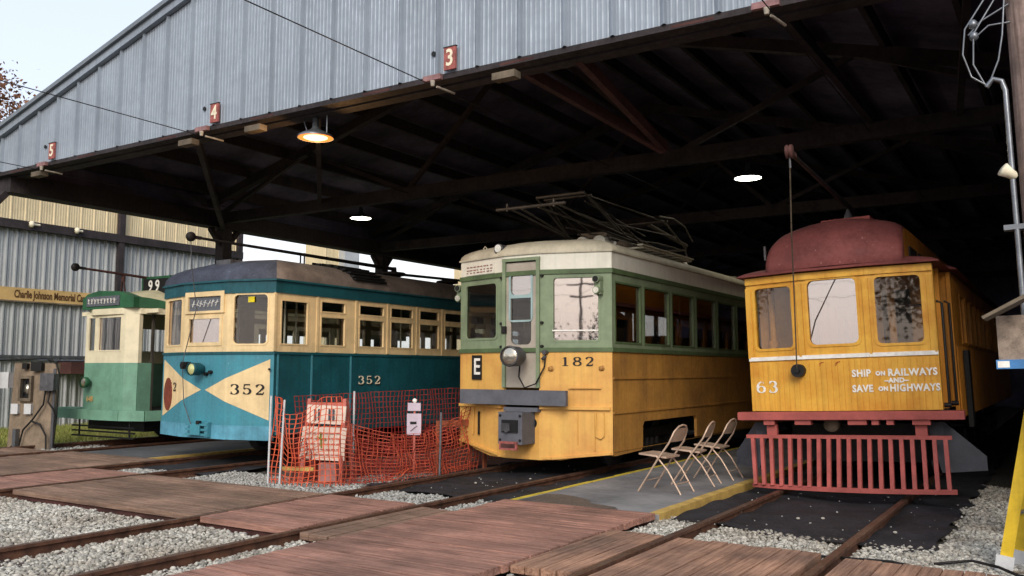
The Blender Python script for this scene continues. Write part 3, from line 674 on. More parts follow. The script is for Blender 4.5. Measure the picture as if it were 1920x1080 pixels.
# bow-tie, oval, numbers: cream triangles lie flush on the faceted dash
def facet_pt(x):
    if x<-.54: t=(x+w)/(w-.54); return .24*(1-t)
    if x>.54: t=(x-.54)/(w-.54); return .24*t
    return 0
def bow(side):
    mb=MB(); n=22; xs=[.05+(w-.06-.05)*i/n for i in range(n+1)]; xs=sorted(set(xs+[.54])); zc=1.16
    V=[]
    for x in xs:
        t=(x-.05)/(w-.11); zt=zc+.5*t; zb=zc-.47*t; X=side*x; y=facet_pt(X)
        V+=[(X,y-.004,zb),(X,y-.004,zt),(X,y,zb),(X,y,zt)]
    F=[]
    for i in range(len(xs)-1):
        a=4*i;c=a+4; F+=[(a,c,c+1,a+1)] if side>0 else [(a,a+1,c+1,c)]; F+=[(a+1,c+1,c+3,a+3),(a,a+2,c+2,c)]
    mb.add(V,F); return mb.build('bow_tie_panel','cream_paint',A)
bow(1);bow(-1)
fr=(math.cos(math.atan2(.24,w-.54)),math.sin(math.atan2(.24,w-.54)),0)
numerals('352',.17,(.93,facet_pt(.93)-.005,1.18),fr,'black_letter',A,wid=1.45,gap=.2)
numerals('352',.15,(-1.0,facet_pt(-1.0)-.006,1.2),(fr[0],-fr[1],0),'black_letter',A,wid=1.2,gap=.3)
b=MB(); N=24; V=[(-1.10+.17*math.cos(2*math.pi*i/N),0,1.07+.28*math.sin(2*math.pi*i/N)) for i in range(N)]
V1=[(x,facet_pt(x)-.016,z) for x,_,z in V]; V2=[(x,facet_pt(x)-.0,z) for x,_,z in V]
b.add(V1+V2,[tuple(range(N))[::-1]]+[(i,(i+1)%N,(i+1)%N+N,i+N) for i in range(N)]); ov=b.build('oval_badge','oval_brown',A)
for j in range(4): pass
numerals('352',.15,(w+.006,2.52,1.30),(0,1,0),'black_letter',A,wid=1.55,gap=.2)
numerals('352',.15,(w+.010,2.50,1.315),(0,1,0),'cream_letter',A,wid=1.55,gap=.2)
headlight(A,(-.02,-.22,1.50),.105,.2,'teal_side',lens='lens_yellow')
b=MB(); b.box(-.47,-.33,-.1,0,1.5,1.62); b.cyl((-.40,-.13,1.56),(-.40,-.0,1.56),.05,10); b.build('trolley_catcher','dark_iron',A)
for x,z in ((.1,1.42),(.2,1.45)):
    b=MB(); b.cyl((x,-.06,z),(x,0,z),.03,8); b.build('socket','dark_iron',A)
b=MB()
for z in (.42,.50,.58): b.box(-.3,.22,-.09,-.001,z,z+.035)
b.box(-.16,.08,-.11,-.091,.43,.60); b.box(.16,.24,-.08,-.002,.40,.64); b.build('bumper','teal_front',A)
b=MB(); b.box(-.03,.05,-.1,-.05,.6,.66); b.build('coupler_pin','black',A)
b=MB(); b.box(.86,1.0,facet_pt(.93)+.02,facet_pt(.93)+.035,2.58,2.67); b.build('window_tag','tag_yellow',A)
b=MB(); b.cyl((1.33,.19,1.5),(1.36,.17,1.5),.02,8); b.build('rivet','black',A)
for (x,y) in ((.9,.9),(.55,1.5),(-.6,1.2),(.3,2.3),(-.9,3.2),(.8,4.1)):
    b=MB(); b.cyl((x,y,.75),(x,y,2.9),.018,8); b.build('grab_pole','cream_letter',A)
for k in range(8):
    for sx_ in(-1,1):
        b=MB(); yy=3+k*1.1; b.box(sx_*.95-.36,sx_*.95+.36,yy,yy+.45,1.1,1.2); b.box(sx_*.95-.36,sx_*.95+.36,yy+.4,yy+.47,1.2,1.75); b.build('seat','interior_dim',A)
truck(A,2.9); truck(A,LC-2.9)
# ---------------------------------------------------------------- 182 interurban
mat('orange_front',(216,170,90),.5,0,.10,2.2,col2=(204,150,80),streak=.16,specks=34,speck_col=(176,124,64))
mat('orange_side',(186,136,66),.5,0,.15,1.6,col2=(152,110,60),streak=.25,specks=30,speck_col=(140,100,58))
mat('sage_green',(126,142,114),.55,0,.12,3,streak=.1)
mat('sage_dark',(84,104,70),.55,0,.15,3)
mat('off_white',(192,186,166),.6,0,.10,3,streak=.15,specks=18,speck_col=(150,140,128))
mat('off_white_band',(222,220,208),.55,0,.07,2,streak=.12)
mat('door_grey',(168,160,148),.55,0,.12,3)
mat('bumper_grey',(92,94,102),.6,0,.14,4)
mat('pale_blue',(150,176,178),.5,0,.1,4)
B=thing('interurban_car','green, orange and white interurban car numbered 182 with a folded pantograph','interurban car',(-6.92,11.16,0))
w,LC=1.35,16.; yb=.32; a_=.30
Q0,Q1,Q2,Q3=(-w,yb),(-.31,0),(.31,0),(w,yb); planB=[Q0,Q1,Q2,Q3,(w,LC),(-w,LC)]
Zs,Zg,Zt,Ze=1.78,1.76,2.97,3.24
LF=(Vector(Q1)-Vector(Q0)).length
b=MB()
# lower front: skirt with shaped bottom
segs=((Q0,Q1),(Q2,Q3))
b.wall(Q0,Q1,.95,Zs,th=.05,mi=0); b.wall(Q2,Q3,.95,Zs,th=.05,mi=0)
b.wall(Q0,Q1,0,0,th=.05,mi=0,poly=[(0,.42),(.12,.36),(.42,.27),(.75,.2),(LF,.19),(LF,.95),(0,.95)])
b.wall(Q2,Q3,0,0,th=.05,mi=0,poly=[(0,.19),(.35,.20),(.75,.28),(LF,.29),(LF,.95),(0,.95)])
b.wall(Q1,Q2,.19,.95,th=.05,mi=0)
# shelf lip under bumper line and lower roll
b.box(-.0,1.27,.02,.0201,.2,.2001,0)
cutA,cutB=1.55,3.75
def sidepoly(L):
    return [(0,.30),(.05,.27),(1.0,.29),(1.05,.33),(1.06,.66),(1.12,.72),(3.3,.72),(3.36,.66),(3.37,.35),(5.2,.35),(LC-yb-5.2,.35),(LC-yb-3.4,.35),(LC-yb-3.35,.72),(LC-yb-1.1,.72),(LC-yb-1.05,.30),(LC-yb,.30),(LC-yb,Zs),(0,Zs)]
b.wall(Q3,(w,LC),0,0,th=.05,mi=1,poly=sidepoly(LC))
b.wall((-w,LC),Q0,0,0,th=.05,mi=1,poly=[(LC-yb-u,v) for u,v in sidepoly(LC)][::-1]); b.wall((w,LC),(-w,LC),.3,Zs,th=.05,mi=1)
for z in (1.37,.87): b.box(w+.0005,w+.018,yb+.02,LC,z,z+.035,1)
for z in (.93,): 
    b.box(w-.004,w+.01,yb+.03,LC,z-.6,z-.595,1)
b.box(-w+.06,w-.06,.45,LC-.1,.98,1.03,2)
for k in range(9):    # rivets
    for s_ in (-1,1): pass
b.build('body',['orange_front','orange_side','interior_dim'],B)
# lower front trim: horizontal ledge, vertical seams
b=MB(); b.bar((.33,-.02,.95),(1.33,yb-.03,.95),.05,.04); b.bar((-1.33,yb-.03,.95),(-.33,-.02,.95),.05,.04)
b.bar((.75,.10,1.245),(1.2,.25,1.245),.03,.02); b.bar((.86,.165,.93),(.86,.165,.42),.02,.012); b.bar((-1.0,.19,.93),(-1.0,.19,.5),.02,.012); b.bar((1.1,.235,.93),(1.1,.235,.34),.02,.015)
b.tube([(1.13,.22,.9),(1.13,.22,.55),(1.2,.24,.52),(1.24,.26,.56),(1.24,.26,.9)],.012,6)
b.bar((-1.3,.27,.40),(-.4,.01,.23),.05,.03); b.bar((-.4,0,.22),(.5,.04,.22),.05,.03); b.bar((.5,.04,.22),(1.33,.3,.31),.05,.03)
b.build('skirt_trim','orange_front',B)
b=MB(); b.cyl((.20,-.012,.72),(.20,-.0,.72),.075,18); b.build('coupler_hole','black',B); b=MB(); b.bar((-.86,.14,.86),(-.86,.14,.5),.02,.03); b.build('slot','black',B)
# upper green window band
holesL=(.12,1.97,LF-.16,2.86,.07); holesR=(.2,1.92,LF-.18,2.88,.05)
b=MB(); b.wall(Q0,Q1,Zs,Zt,[holesL],.05); b.wall(Q2,Q3,Zs,Zt,[holesR],.05)
hs=[]; y=.1; i=0
for (ya,yc) in ((.10,1.02),(1.14,2.16),(2.28,3.3),(3.42,4.44),(4.56,5.58),(5.7,6.72),(6.84,7.86),(7.98,9),(9.12,10.14),(10.26,11.28),(11.4,12.4),(12.5,13.5)): hs.append((ya,1.90,yc,2.80,0))
b.wall(Q3,(w,LC),Zs,Zt,hs,.05); LL=LC-yb; hsL=[(LL-h[2],h[1],LL-h[0],h[3],0) for h in hs]; b.wall((-w,LC),Q0,Zs,Zt,hsL,.05); b.wall((w,LC),(-w,LC),Zs,Zt,th=.05)
b.build('window_band','sage_green',B)
b=MB(); ringband(b,offset(planB,.022),Zs-.012,Zs+.05,.07); ringband(b,offset(planB,.02),Zt-.05,Zt+.02,.06); b.build('belt_rail','sage_dark',B)
frame_window(B,Q0,Q1,*holesL[:4],'sage_green','glass_dark',r=.07,fw=.025)
frame_window(B,Q2,Q3,*holesR[:4],'sage_green','glass_sky',r=.05,fw=.02)
b=MB(); b.bar((.52,.03,2.08),(1.17,.24,2.08),.02,.02); b.build('window_bar','white_letter',B)
for h in hs: frame_window(B,Q3,(w,LC),*h[:4],'sage_dark','glass_side',fw=.02)
for h in hsL: frame_window(B,(-w,LC),Q0,*h[:4],'sage_dark','glass_clear',fw=.02)
# front door with two sashes
DO=MB(); DO.prism(rrect(-.29,1.24,.29,3.12),[rrect(-.19,1.88,.17,2.96,.08)],(0,.005,0),(1,0,0),(0,0,1),(0,-1,0),.05)
dr=DO.build('door','door_grey',B)
b=MB(); b.prism(rrect(-.22,2.22,.2,2.98,.07),[rrect(-.19,2.25,.17,2.58,.0),rrect(-.19,2.63,.17,2.95,.07)],(0,-.008,0),(1,0,0),(0,0,1),(0,-1,0),.02); b.build('sash','pale_blue',dr)
b=MB(); b.prism(rrect(-.2,2.62,.18,2.96,.07),[],(0,.02,0),(1,0,0),(0,0,1),(0,-1,0),.006); b.build('pane','glass_sky',dr)
b=MB(); b.prism(rrect(-.2,1.88,.18,2.60,.0),[],(0,.024,0),(1,0,0),(0,0,1),(0,-1,0),.006); b.build('pane','glass_dark',dr)
b=MB(); b.box(-.33,-.26,-.05,0,2.05,2.16); b.build('handle','dark_iron',dr)
b=MB()
for s_ in(-1,1): b.box(s_*.30-.028,s_*.30+.028,-.03,.02,1.24,3.16)
b.box(-.33,.33,-.035,.02,3.14,3.19); b.build('door_frame','sage_green',B)
b=MB()
for z in (1.85,2.2,2.9):
    for x in (-.36,.36): b.cyl((x,-.02,z),(x,.03,z),.022,8)
b.build('hinge','dark_iron',B)
# white letterboard + roof
b=MB(); b.wall(Q0,Q1,Zt+.02,Ze,th=.05); b.wall(Q2,Q3,Zt+.02,Ze,th=.05); b.wall(Q3,(w,LC),Zt+.02,Ze,th=.05); b.wall((-w,LC),Q0,Zt+.02,Ze,th=.05); b.wall(Q1,Q2,3.19,Ze,th=.05)
b.build('letterboard','off_white_band',B)
b=MB(); mat('blind_red',(170,120,112),.6,0,.35,25); b.prism(rrect(.14,3.0,.86,3.17),[],Vector((-w,yb,0))+Vector((-.29,-.957,0))*.01,Vector((1.04,-.32,0)).normalized(),(0,0,1),Vector((-.29,-.957,0)),.008); b.build('destination_blind','off_white_band',B)
b=MB(); rr=random.Random(5)
U=Vector((1.04,-.32,0)).normalized(); Nn=Vector((-.29,-.957,0)); 
for j,z in enumerate((3.13,3.08,3.04)):
    for i in range(8):
        u=.17+i*.085; p=Vector((-w,yb,z))+U*u+Nn*.014; b.bar(p,p+U*rr.uniform(.03,.07),.004,.016)
b.build('lettering','blind_red',B)
b=MB(); ringband(b,offset(planB,.025),Ze-.005,Ze+.02,.1); dome(b,densify(offset(planB,.012),.25),1.0,LC-1,Ze+.021,.27,2.2,10); b.build('roof','off_white',B)
# headlight, wires, sign plates
headlight(B,(.06,-.42,1.70),.15,.3,'grey_iron')
b=MB(); b.tube([(.05,-.12,1.56),(.02,-.1,1.4),(.12,-.1,1.24),(.3,-.08,1.3),(.42,-.03,1.55),(.42,-.0,1.72)],.012,6); b.build('cable','black',B)
b=MB(); b.cyl((.42,-.05,1.76),(.42,.04,1.76),.035,10); b.build('socket','grey_iron',B); b=MB(); b.cyl((.40,-.06,1.66),(.42,-.0,1.70),.025,8); b.build('plug','grey_iron',B)
for x,z in ((.48,1.52),(1.2,1.53)):
    y=(x-.31)/1.04*.32; b=MB(); b.lathe((x,y-.035,z),(0,1,0),[(0,0),(0,.03),(.01,.035),(.03,.03),(.04,.05)],12); b.build('peg','orange_side',B)
e=thing('route_sign','black plate with white letter E on the orange front of the interurban car','sign',(-6.92-1.13,11.16+.25-.012,1.53))
e.parent=None
U=Vector((1.04,-.32,0)).normalized(); Nn=Vector((-.294,-.956,0))
b=MB(); b.prism(rrect(-.12,-.19,.12,.19),[],(0,0,0),U,(0,0,1),Nn,.012); b.build('plate','black_letter',e)
text('E',.36,(.01,-.004,.0),U,'white_letter',e,'letter',.008,bold=.004)
e.location=(-6.92-.93,11.16+.19-.022,1.54)
xr=.86; yr=(xr-.31)/1.04*.32; numerals('182',.135,(xr,yr-.003,1.63),(1.04,.32,0),'black_letter',B,wid=1.3,gap=.28)
b=MB(); b.box(-1.05,.81,-.10,-.03,.985,1.205); b.build('bumper','bumper_grey',B)
b=MB(); b.box(-1.0,.7,-.02,.2,1.0,1.05); b.build('bumper_bracket','black',B)
# coupler box
CB=MB(); CB.box(-.17,.24,-.36,.12,.43,.89); CB.box(-.25,.34,-.1,.05,.89,.95)
cb=CB.build('coupler','bumper_grey',B)
b=MB(); b.box(-.10,.17,-.385,-.361,.60,.78); b.build('coupler_recess','black',cb); b=MB(); b.box(-.09,.05,-.41,-.386,.62,.73); b.cyl((.0,-.38,.64),(.0,-.42,.64),.04,10); b.build('coupler_face','grey_iron',cb)
for x in(-.135,.205):
    for z in (.49,.84): b=MB(); b.cyl((x,-.372,z),(x,-.361,z),.02,8); b.build('bolt','black',cb)
b=MB(); b.box(-.13,.17,-.40,-.361,.35,.47); b.build('plate','sign_red',cb)
b=MB(); b.box(-.10,.14,-.405,-.4005,.38,.44); b.build('raised_marks','rust_wood',cb)
# marker lamps
for x,y in ((1.19,.2),(-1.42,.4)):
    b=MB(); b.cyl((x,y-.09,2.82),(x,y+.06,2.82),.055,14); b.cyl((x,y-.08,2.66),(x,y+.06,2.66),.055,14); b.box(x-.05,x+.05,y-.03,y+.06,2.6,2.86); ml=b.build('marker_lamp','sage_green',B)
    b=MB(); b.cyl((x,y-.095,2.82),(x,y-.088,2.82),.045,14); b.build('lens','black',ml); b=MB(); b.cyl((x,y-.085,2.66),(x,y-.078,2.66),.045,14); b.build('lens','lens',ml)
b=MB(); b.cyl((-.45,.05,3.36),(-.45,.3,3.36),.085,16); b.box(-.5,-.4,.1,.3,3.2,3.36); b.build('roof_lamp','grey_iron',B)
b=MB(); b.cyl((-.45,.03,3.37),(-.45,.049,3.37),.06,16); b.build('roof_lamp_lens','lens',B)
for x,y in ((-.9,.35),(.05,.5)):
    b=MB(); b.tube([(x-.03,y,3.32),(x-.03,y,3.44),(x,y,3.47),(x+.03,y,3.44),(x+.03,y,3.32)],.01,6); b.build('roof_hook','off_white',B)
# air reservoirs/insulators, running boards
for x in (.1,.42):
    b=MB(); b.lathe((x,1.75,3.62),(0,1,0),[(0,.05),(0,.115),(.02,.12),(.5,.12),(.5,0)],20); b.cyl((x,1.749,3.62),(x,1.76,3.62),.055,12,0); b.build('air_tank','off_white_band',B)
b=MB(); b.lathe((.75,1.9,3.55),(0,1,0),[(0,0),(0,.09),(.3,.1),(.35,0)],16); b.build('air_tank','weathered_wood',B)
b=MB()
for k in range(6): b.box(.35,1.12,2.0+k*.38,2.2+k*.38+.07,3.50-.0,3.53)
for x in (.38,.75,1.1): b.box(x-.05,x+.05,1.9,4.2,3.535,3.56)
b.build('running_board','off_white',B)
for yy in (7,9,11): b=MB(); b.box(.5,1.0,yy,yy+.9,3.42,3.50); b.build('roof_vent','off_white',B)
# pantograph
b=MB()
for k in range(5):
    for x in(-.55,.55): b.lathe((x,2.1+k*.8,3.5),(0,0,1),[(0,.04),(.04,.07),(.06,.04),(.1,.07),(.13,.04),(.16,.03)],10)
b.build('insulator','white_letter',B)
b=MB()
def tb(*pts,r=.018): b.tube([Vector(p) for p in pts],r,6)
zb=3.7
for x in(-.55,.55): tb((x,1.9,zb),(x,5.6,zb),r=.03)
for y in (1.9,3.4,5.6): tb((-.55,y,zb),(.55,y,zb),r=.028)
for s_ in (-1,1):
    tb((s_*.55,3.0,zb+.08),(s_*.42,.25,4.05)); tb((s_*.55,3.2,zb+.05),(s_*.15,.25,4.0)); tb((s_*.5,2.3,zb+.2),(s_*.45,1.2,4.35)); tb((s_*.5,3.5,zb+.05),(s_*.4,1.45,4.36),(s_*.55,4.3,4.32)); tb((s_*.3,1.5,4.28),(s_*.45,3.6,3.95),r=.014)
    tb((s_*.55,4.3,4.3),(s_*.4,5.2,4.18),(s_*.3,6.0,4.02),r=.022); tb((s_*.6,3.9,4.36),(s_*.6,4.6,4.42),(s_*.6,5.2,4.34),(s_*.6,5.6,4.1)); tb((s_*.5,5.6,zb+.05),(s_*.28,6.0,3.99)); tb((s_*.45,2.2,4.0),(s_*.5,5.0,4.12),r=.012)
    tb((s_*.1,2.0,3.82),(s_*.45,4.2,3.9),(s_*.35,5.9,3.96),r=.012); tb((s_*.55,2.6,3.8),(s_*.4,1.45,4.34))
tb((-.62,.25,4.02),(.62,.25,4.02),r=.026); tb((-.45,1.2,4.36),(.45,1.2,4.36),r=.026); tb((-.45,1.45,4.36),(.45,1.45,4.36),r=.02); tb((-.3,6.0,4.0),(.3,6.0,4.0),r=.03); tb((-.6,4.3,4.33),(.6,4.3,4.33),r=.024); tb((.2,4.35,4.3),(.32,6.0,4.08),r=.04)
tb((-.42,.25,4.1),(-.42,.25,3.98)); tb((.42,.25,4.1),(.42,.25,3.98))
b.box(-.25,.25,2.4,3.0,3.72,3.9)
mat('panto',(92,86,78),.5,.5,.2,6); b.build('pantograph','panto',B)
for x,y in ((.8,1.2),(.2,2.4),(-.5,3.3),(.7,4.6)):
    b=MB(); b.cyl((x,y,1.03),(x,y,3.1),.018,8); b.build('grab_pole','white_letter',B)
for k in range(10):
    for sx_ in(-1,1):
        b=MB(); yy=2.6+k*1.15; b.box(sx_*.88-.38,sx_*.88+.38,yy,yy+.5,1.35,1.48); b.box(sx_*.88-.38,sx_*.88+.38,yy+.45,yy+.53,1.48,2.1); b.build('seat','interior_dim',B)
truck(B,2.55,r=.38,base=1.9); truck(B,LC-2.8,r=.38,base=1.9)
b=MB(); b.box(-1.0,1.0,4.4,7.5,.4,.95); b.build('equipment_box','dark_iron',B)
# ---------------------------------------------------------------- 63 wooden streetcar
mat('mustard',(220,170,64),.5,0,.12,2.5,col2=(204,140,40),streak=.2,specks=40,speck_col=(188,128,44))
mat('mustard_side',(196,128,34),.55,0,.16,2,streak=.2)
mat('wine_roof',(126,68,66),.75,0,.2,2.4,specks=22,speck_col=(170,130,126))
mat('pink_red',(168,84,78),.65,0,.14,4,specks=40,speck_col=(120,60,56))
mat('plow_grey',(74,77,86),.7,0,.15,4)
Cc=thing('wooden_streetcar','mustard yellow wooden streetcar numbered 63 with maroon roof and red slat fender','streetcar',(-2.43,11.62,0))
Cc.rotation_euler=(0,R(-2.0),0)
w=1.16; yb=.14; LC=13
X0,X1,X2,X3=(-w,yb),(-.42,0),(.40,0),(w,yb)
Zf,Zs,Zt=1.0,1.68,2.78
plan=[X0,X1,X2,X3,(w,1.15),(w+.08,1.25),(w+.08,LC),(-w-.08,LC),(-w-.08,1.25),(-w,1.15)]
b=MB()
n=9
for p,q in ((X0,X1),(X1,X2),(X2,X3)): b.wall(p,q,Zf,Zs,th=.05,mi=0)
P_=[(-w,yb),(-.42,0),(.4,0),(w,yb)]
def fy(x):
    for (a,ya),(c,yc) in zip(P_,P_[1:]):
        if a<=x<=c: return ya+(yc-ya)*(x-a)/(c-a)
    return yb
xx=-w+.05     # tongue-and-groove battens
while xx<w-.03:
    b.box(xx,xx+.062,fy(xx+.03)-.007,fy(xx+.03)+.006,Zf+.002,Zs-.04,0); xx+=.07
hs3=[]
L1=(Vector(X1)-Vector(X0)).length; L2=.82; L3=(Vector(X3)-Vector(X2)).length
hA=(.10,1.80,L1-.09,2.66,.07); hB=(.08,1.82,L2-.09,2.70,.09); hC=(.08,1.80,L3-.12,2.68,.07)
b.wall(X0,X1,Zs,Zt,[hA],.05,0); b.wall(X1,X2,Zs,Zt,[hB],.05,0); b.wall(X2,X3,Zs,Zt,[hC],.05,0)
# corner posts, side walls beyond the vestibule doorway
b.box(w-.1,w-.002,yb+.03,yb+.14,Zf,Zt,0); b.box(-w+.002,-w+.1,yb+.03,yb+.14,Zf,Zt,0)
for s_ in (-1,1):
    X=s_*(w+.08)
    lo,hi=1.25,LC
    hs3=[(1.0+k*.85,1.85,1.0+k*.85+.62,2.55,0) for k in range(12)]
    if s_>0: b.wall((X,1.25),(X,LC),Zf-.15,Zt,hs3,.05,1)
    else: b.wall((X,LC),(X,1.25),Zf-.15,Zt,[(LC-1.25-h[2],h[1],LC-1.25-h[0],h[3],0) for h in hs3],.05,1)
    b.box(min(X,X-s_*.5),max(X,X-s_*.5),1.27,1.31,Zf,Zt-.001,1)
    b.box(min(s_*(w-.12),s_*w),max(s_*(w-.12),s_*w),.72,.80,Zf,Zt,1)
    bb=MB()
k=1.4
while k<LC: b.box(w+.081,w+.09,k,k+.06,Zf-.14,1.8,1); k+=.075
b.wall((w+.08,LC),(-w-.08,LC),Zf,Zt,th=.05,mi=1); b.box(-w+.05,w-.05,.2,LC-.1,Zf-.04,Zf+.0,2)
b.wall((w,1.32),(-w,1.32),Zf,Zt,[(.25,1.85,.8,2.6,.05),(1.5,1.85,2.05,2.6,.05),(.93,1.05,1.4,2.62,0)],.04,1,flip=True)
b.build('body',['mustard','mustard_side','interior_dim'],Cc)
# window frames with raised trims
frame_window(Cc,X0,X1,*hA[:4],'mustard','glass_clear',r=.07,fw=.025,off=.012)
frame_window(Cc,X1,X2,*hB[:4],'mustard','glass_sky',r=.09,fw=.025,off=.012)
frame_window(Cc,X2,X3,*hC[:4],'mustard','glass_clear',r=.07,fw=.025,off=.012)
for h in hs3: frame_window(Cc,(w+.08,1.25),(w+.08,LC),*h[:4],'mustard_side','glass_side',fw=.02)
b=MB()
for x in (-w+.03,-.42,.40,w-.04): b.box(x-.035,x+.035,fy(x)-.022,fy(x)-.001,Zs+.02,Zt-.13)
for (p,q) in ((X0,X1),(X1,X2),(X2,X3)):
    d=.012; b.bar((p[0],p[1]-d,2.74),(q[0],q[1]-d,2.74),.03,.09)
b.build('trim','mustard',Cc)
b=MB()
for (p,q) in ((X0,X1),(X1,X2),(X2,X3)): b.bar((p[0],p[1]-.012,1.69),(q[0],q[1]-.012,1.69),.022,.05)
b.build('white_stripe','white_letter',Cc)
numerals('63',.16,(-.93,fy(-.93)-.010,1.32),(.74,-.14,0),'white_letter',Cc,wid=1.15,gap=.14)
for s_,x,z,sx_,sz in (('SHIP',.285,1.46,.88,.12),('ON',.505,1.455,.95,.07),('RAILWAYS',.86,1.46,.90,.12),('–AND–',.68,1.365,1.,.078),('SAVE',.29,1.27,.86,.12),('ON',.525,1.265,.95,.07),('HIGHWAYS',.875,1.27,.84,.12)):
    text(s_,sz,(x,fy(x)-.015,z),(.76,.14,0) if x>.42 else (1,0,0),'white_letter',Cc,'lettering',.006,sx=sx_,bold=.0045,space=1.1)
b=MB(); b.cyl((-.47,-.12,1.52),(-.47,.0,1.52),.085,18); b.cyl((-.47,-.15,1.52),(-.47,-.12,1.52),.03,10); b.build('trolley_catcher','black',Cc)
mat('scuff',(186,96,34),.8,0,.3,20)
b=MB(); 
for x,z in ((-.22,1.6),(-.02,1.6)): b.bar((x,-.009,z),(x+.06,-.009,z+.02),.004,.012); b.bar((x,-.010,z-.03),(x+.03,-.010,z+.02),.004,.01)
b.build('faded_mark','scuff',Cc)
# buffer beam, brackets, fender
b=MB(); b.box(-1.28,1.41,-.12,.02,.915,.995); b.box(-1.28,1.41,-.135,-.08,.895,.985); b.box(-1.3,1.3,.03,1.2,.88,.955); b.build('buffer_beam','pink_red',Cc)
for x,wd in ((-.95,.14),(-.55,.2),(.1,.22),(.38,.08),(.55,.08),(.84,.2)):
    b=MB(); b.box(x,x+wd,-.1,.02,.83,.894); b.build('bracket','pink_red',Cc)
for x in (-.93,.86):
    b=MB(); b.box(x,x+.13,-.04,.04,.66,.829); b.build('hanger','pink_red',Cc)
F_=thing and None
FE=MB()
def ft(x): return -.42*(1-(x/1.3)**2)*.5
FE.box(-1.20,1.25,-.07,-.01,.655,.70)
fd=FE.build('fender','pink_red',Cc)
b=MB(); pts=[(-1.08+2.36*i/14, -.25-.22*(1-((i-7)/7)**2), .075) for i in range(15)]
for i in range(14): b.bar(pts[i],pts[i+1],.045,.055)
b.build('bottom_bar','pink_red',fd)
for i in range(20):
    t_=i/19; xt=-1.12+2.3*t_; xb=-1.03+2.24*t_; yb_=-.25-.22*(1-((xb-.05)/1.25)**2)
    b=MB(); b.bar((xt,-.04,.66),(xb,yb_,.08),.046,.05,up=(0,1,0)); b.build('slat','pink_red',fd)
for s_ in (-1,1):   # snow-scraper plates either side
    b=MB(); v=[(s_*.95,.2,.85),(s_*1.15,.2,.85),(s_*1.55,.55,.42),(s_*1.55,.55,.25),(s_*1.1,.12,.25)]; v+=[(x,y+.05,z) for x,y,z in v]
    b.add(v,[(0,1,2,3,4),(9,8,7,6,5)]+[(i,(i+1)%5,(i+1)%5+5,i+5) for i in range(5)])
    b.build('side_plate','plow_grey',Cc)
# roof: lower dome with overhang + raised clerestory
pr_=offset(plan,.10); b=MB(); dome(b,densify(pr_,.2),1.2,LC-1.2,Zt+.02,.22,1.6,8); b.build('roof','wine_roof',Cc)
cw=.82; b=MB(); ys=[-.07,-.055,-.03,0.,.05,.12,.22,.35,.5,.68,.86,1.05,1.25,1.6,3,6,LC-2]; NX=20; V=[]
for y in ys:
    q=max(0,min(1,(y+.07)/1.35)); H_=.03+.73*(1-(1-q)**3.6)**.55; hwid=cw+.03-.05*min(1,q*2)
    for i in range(NX+1):
        t_=-1+2*i/NX; t_=math.copysign(abs(t_)**.7,t_); bowf=.12*(t_*t_) if y<.6 else .12*(t_*t_)*max(0,(1-(y-.6)))
        V.append((hwid*t_, y+bowf, Zt+.035+H_*((1-t_*t_)*.20+.80 if abs(t_)<.90 else .836-(abs(t_)-.9)*1.1)))
    V+=[(hwid,y+.12*(1 if y<.6 else max(0,1-(y-.6))),Zt+.03),(-hwid,y+.12*(1 if y<.6 else max(0,1-(y-.6))),Zt+.03)]
M_=NX+3
for j in range(len(ys)-1):
    for i in range(NX): b.add([V[j*M_+i],V[j*M_+i+1],V[(j+1)*M_+i+1],V[(j+1)*M_+i]],[(0,1,2,3)],0,False)
    b.add([V[j*M_+NX],V[j*M_+NX+1],V[(j+1)*M_+NX+1],V[(j+1)*M_+NX]],[(0,1,2,3)],1 if ys[j]>.3 else 0)
    b.add([V[j*M_],V[(j+1)*M_],V[(j+1)*M_+NX+2],V[j*M_+NX+2]],[(0,1,2,3)],1 if ys[j]>.3 else 0)
b.add(V[:NX+3],[tuple(range(NX+3))])
# weld for smooth shading of the sheet
_ix={}; nv=[]; mp=[]
for v in b.v:
    k=tuple(round(c,4) for c in v)
    if k not in _ix: _ix[k]=len(nv); nv.append(v)
    mp.append(_ix[k])
b.v=nv; b.f=[tuple(dict.fromkeys(mp[i] for i in f)) for f in b.f]; b.sm=[len(f)==4 and m_==0 for f,m_ in zip(b.f,b.m)]
b.build('clerestory',['wine_roof','mustard_side'],Cc)
b=MB()
for k in range(12): b.box(cw-.03,cw+.0,1.0+k*.85,1.0+k*.85+.62,Zt+.2,Zt+.36)
b.build('clerestory_window','dark_iron',Cc)
b=MB(); b.box(-.28,.36,.9,1.5,Zt+.77,Zt+.82); b.build('trolley_board','pink_red',Cc)
b=MB(); b.lathe((.05,1.1,Zt+.81),(0,0,1),[(0,.07),(.03,.06),(.16,.018),(.2,0)],14); b.build('vent_cone','grey_iron',Cc)
b=MB(); b.cyl((-1.0,.6,Zt+.3),(-1.0,.6,Zt+.5),.02,6); b.build('roof_stub','grey_iron',Cc)
trolley(Cc,(.05,2.1,3.76),(.10,-2.1,3.88),None,None)
b=MB(); b.tube([(.10,-2.1,3.85),(-.11,-1.4,3.1),(-.36,-.5,2.2),(-.47,-.14,1.55)],.009,5); b.build('rope','weathered_wood',Cc)
b=MB(); b.cyl((.10,-2.1,3.92),(.10,-2.1,3.7),.012,6); b.build('wheel_fork','grey_iron',Cc)
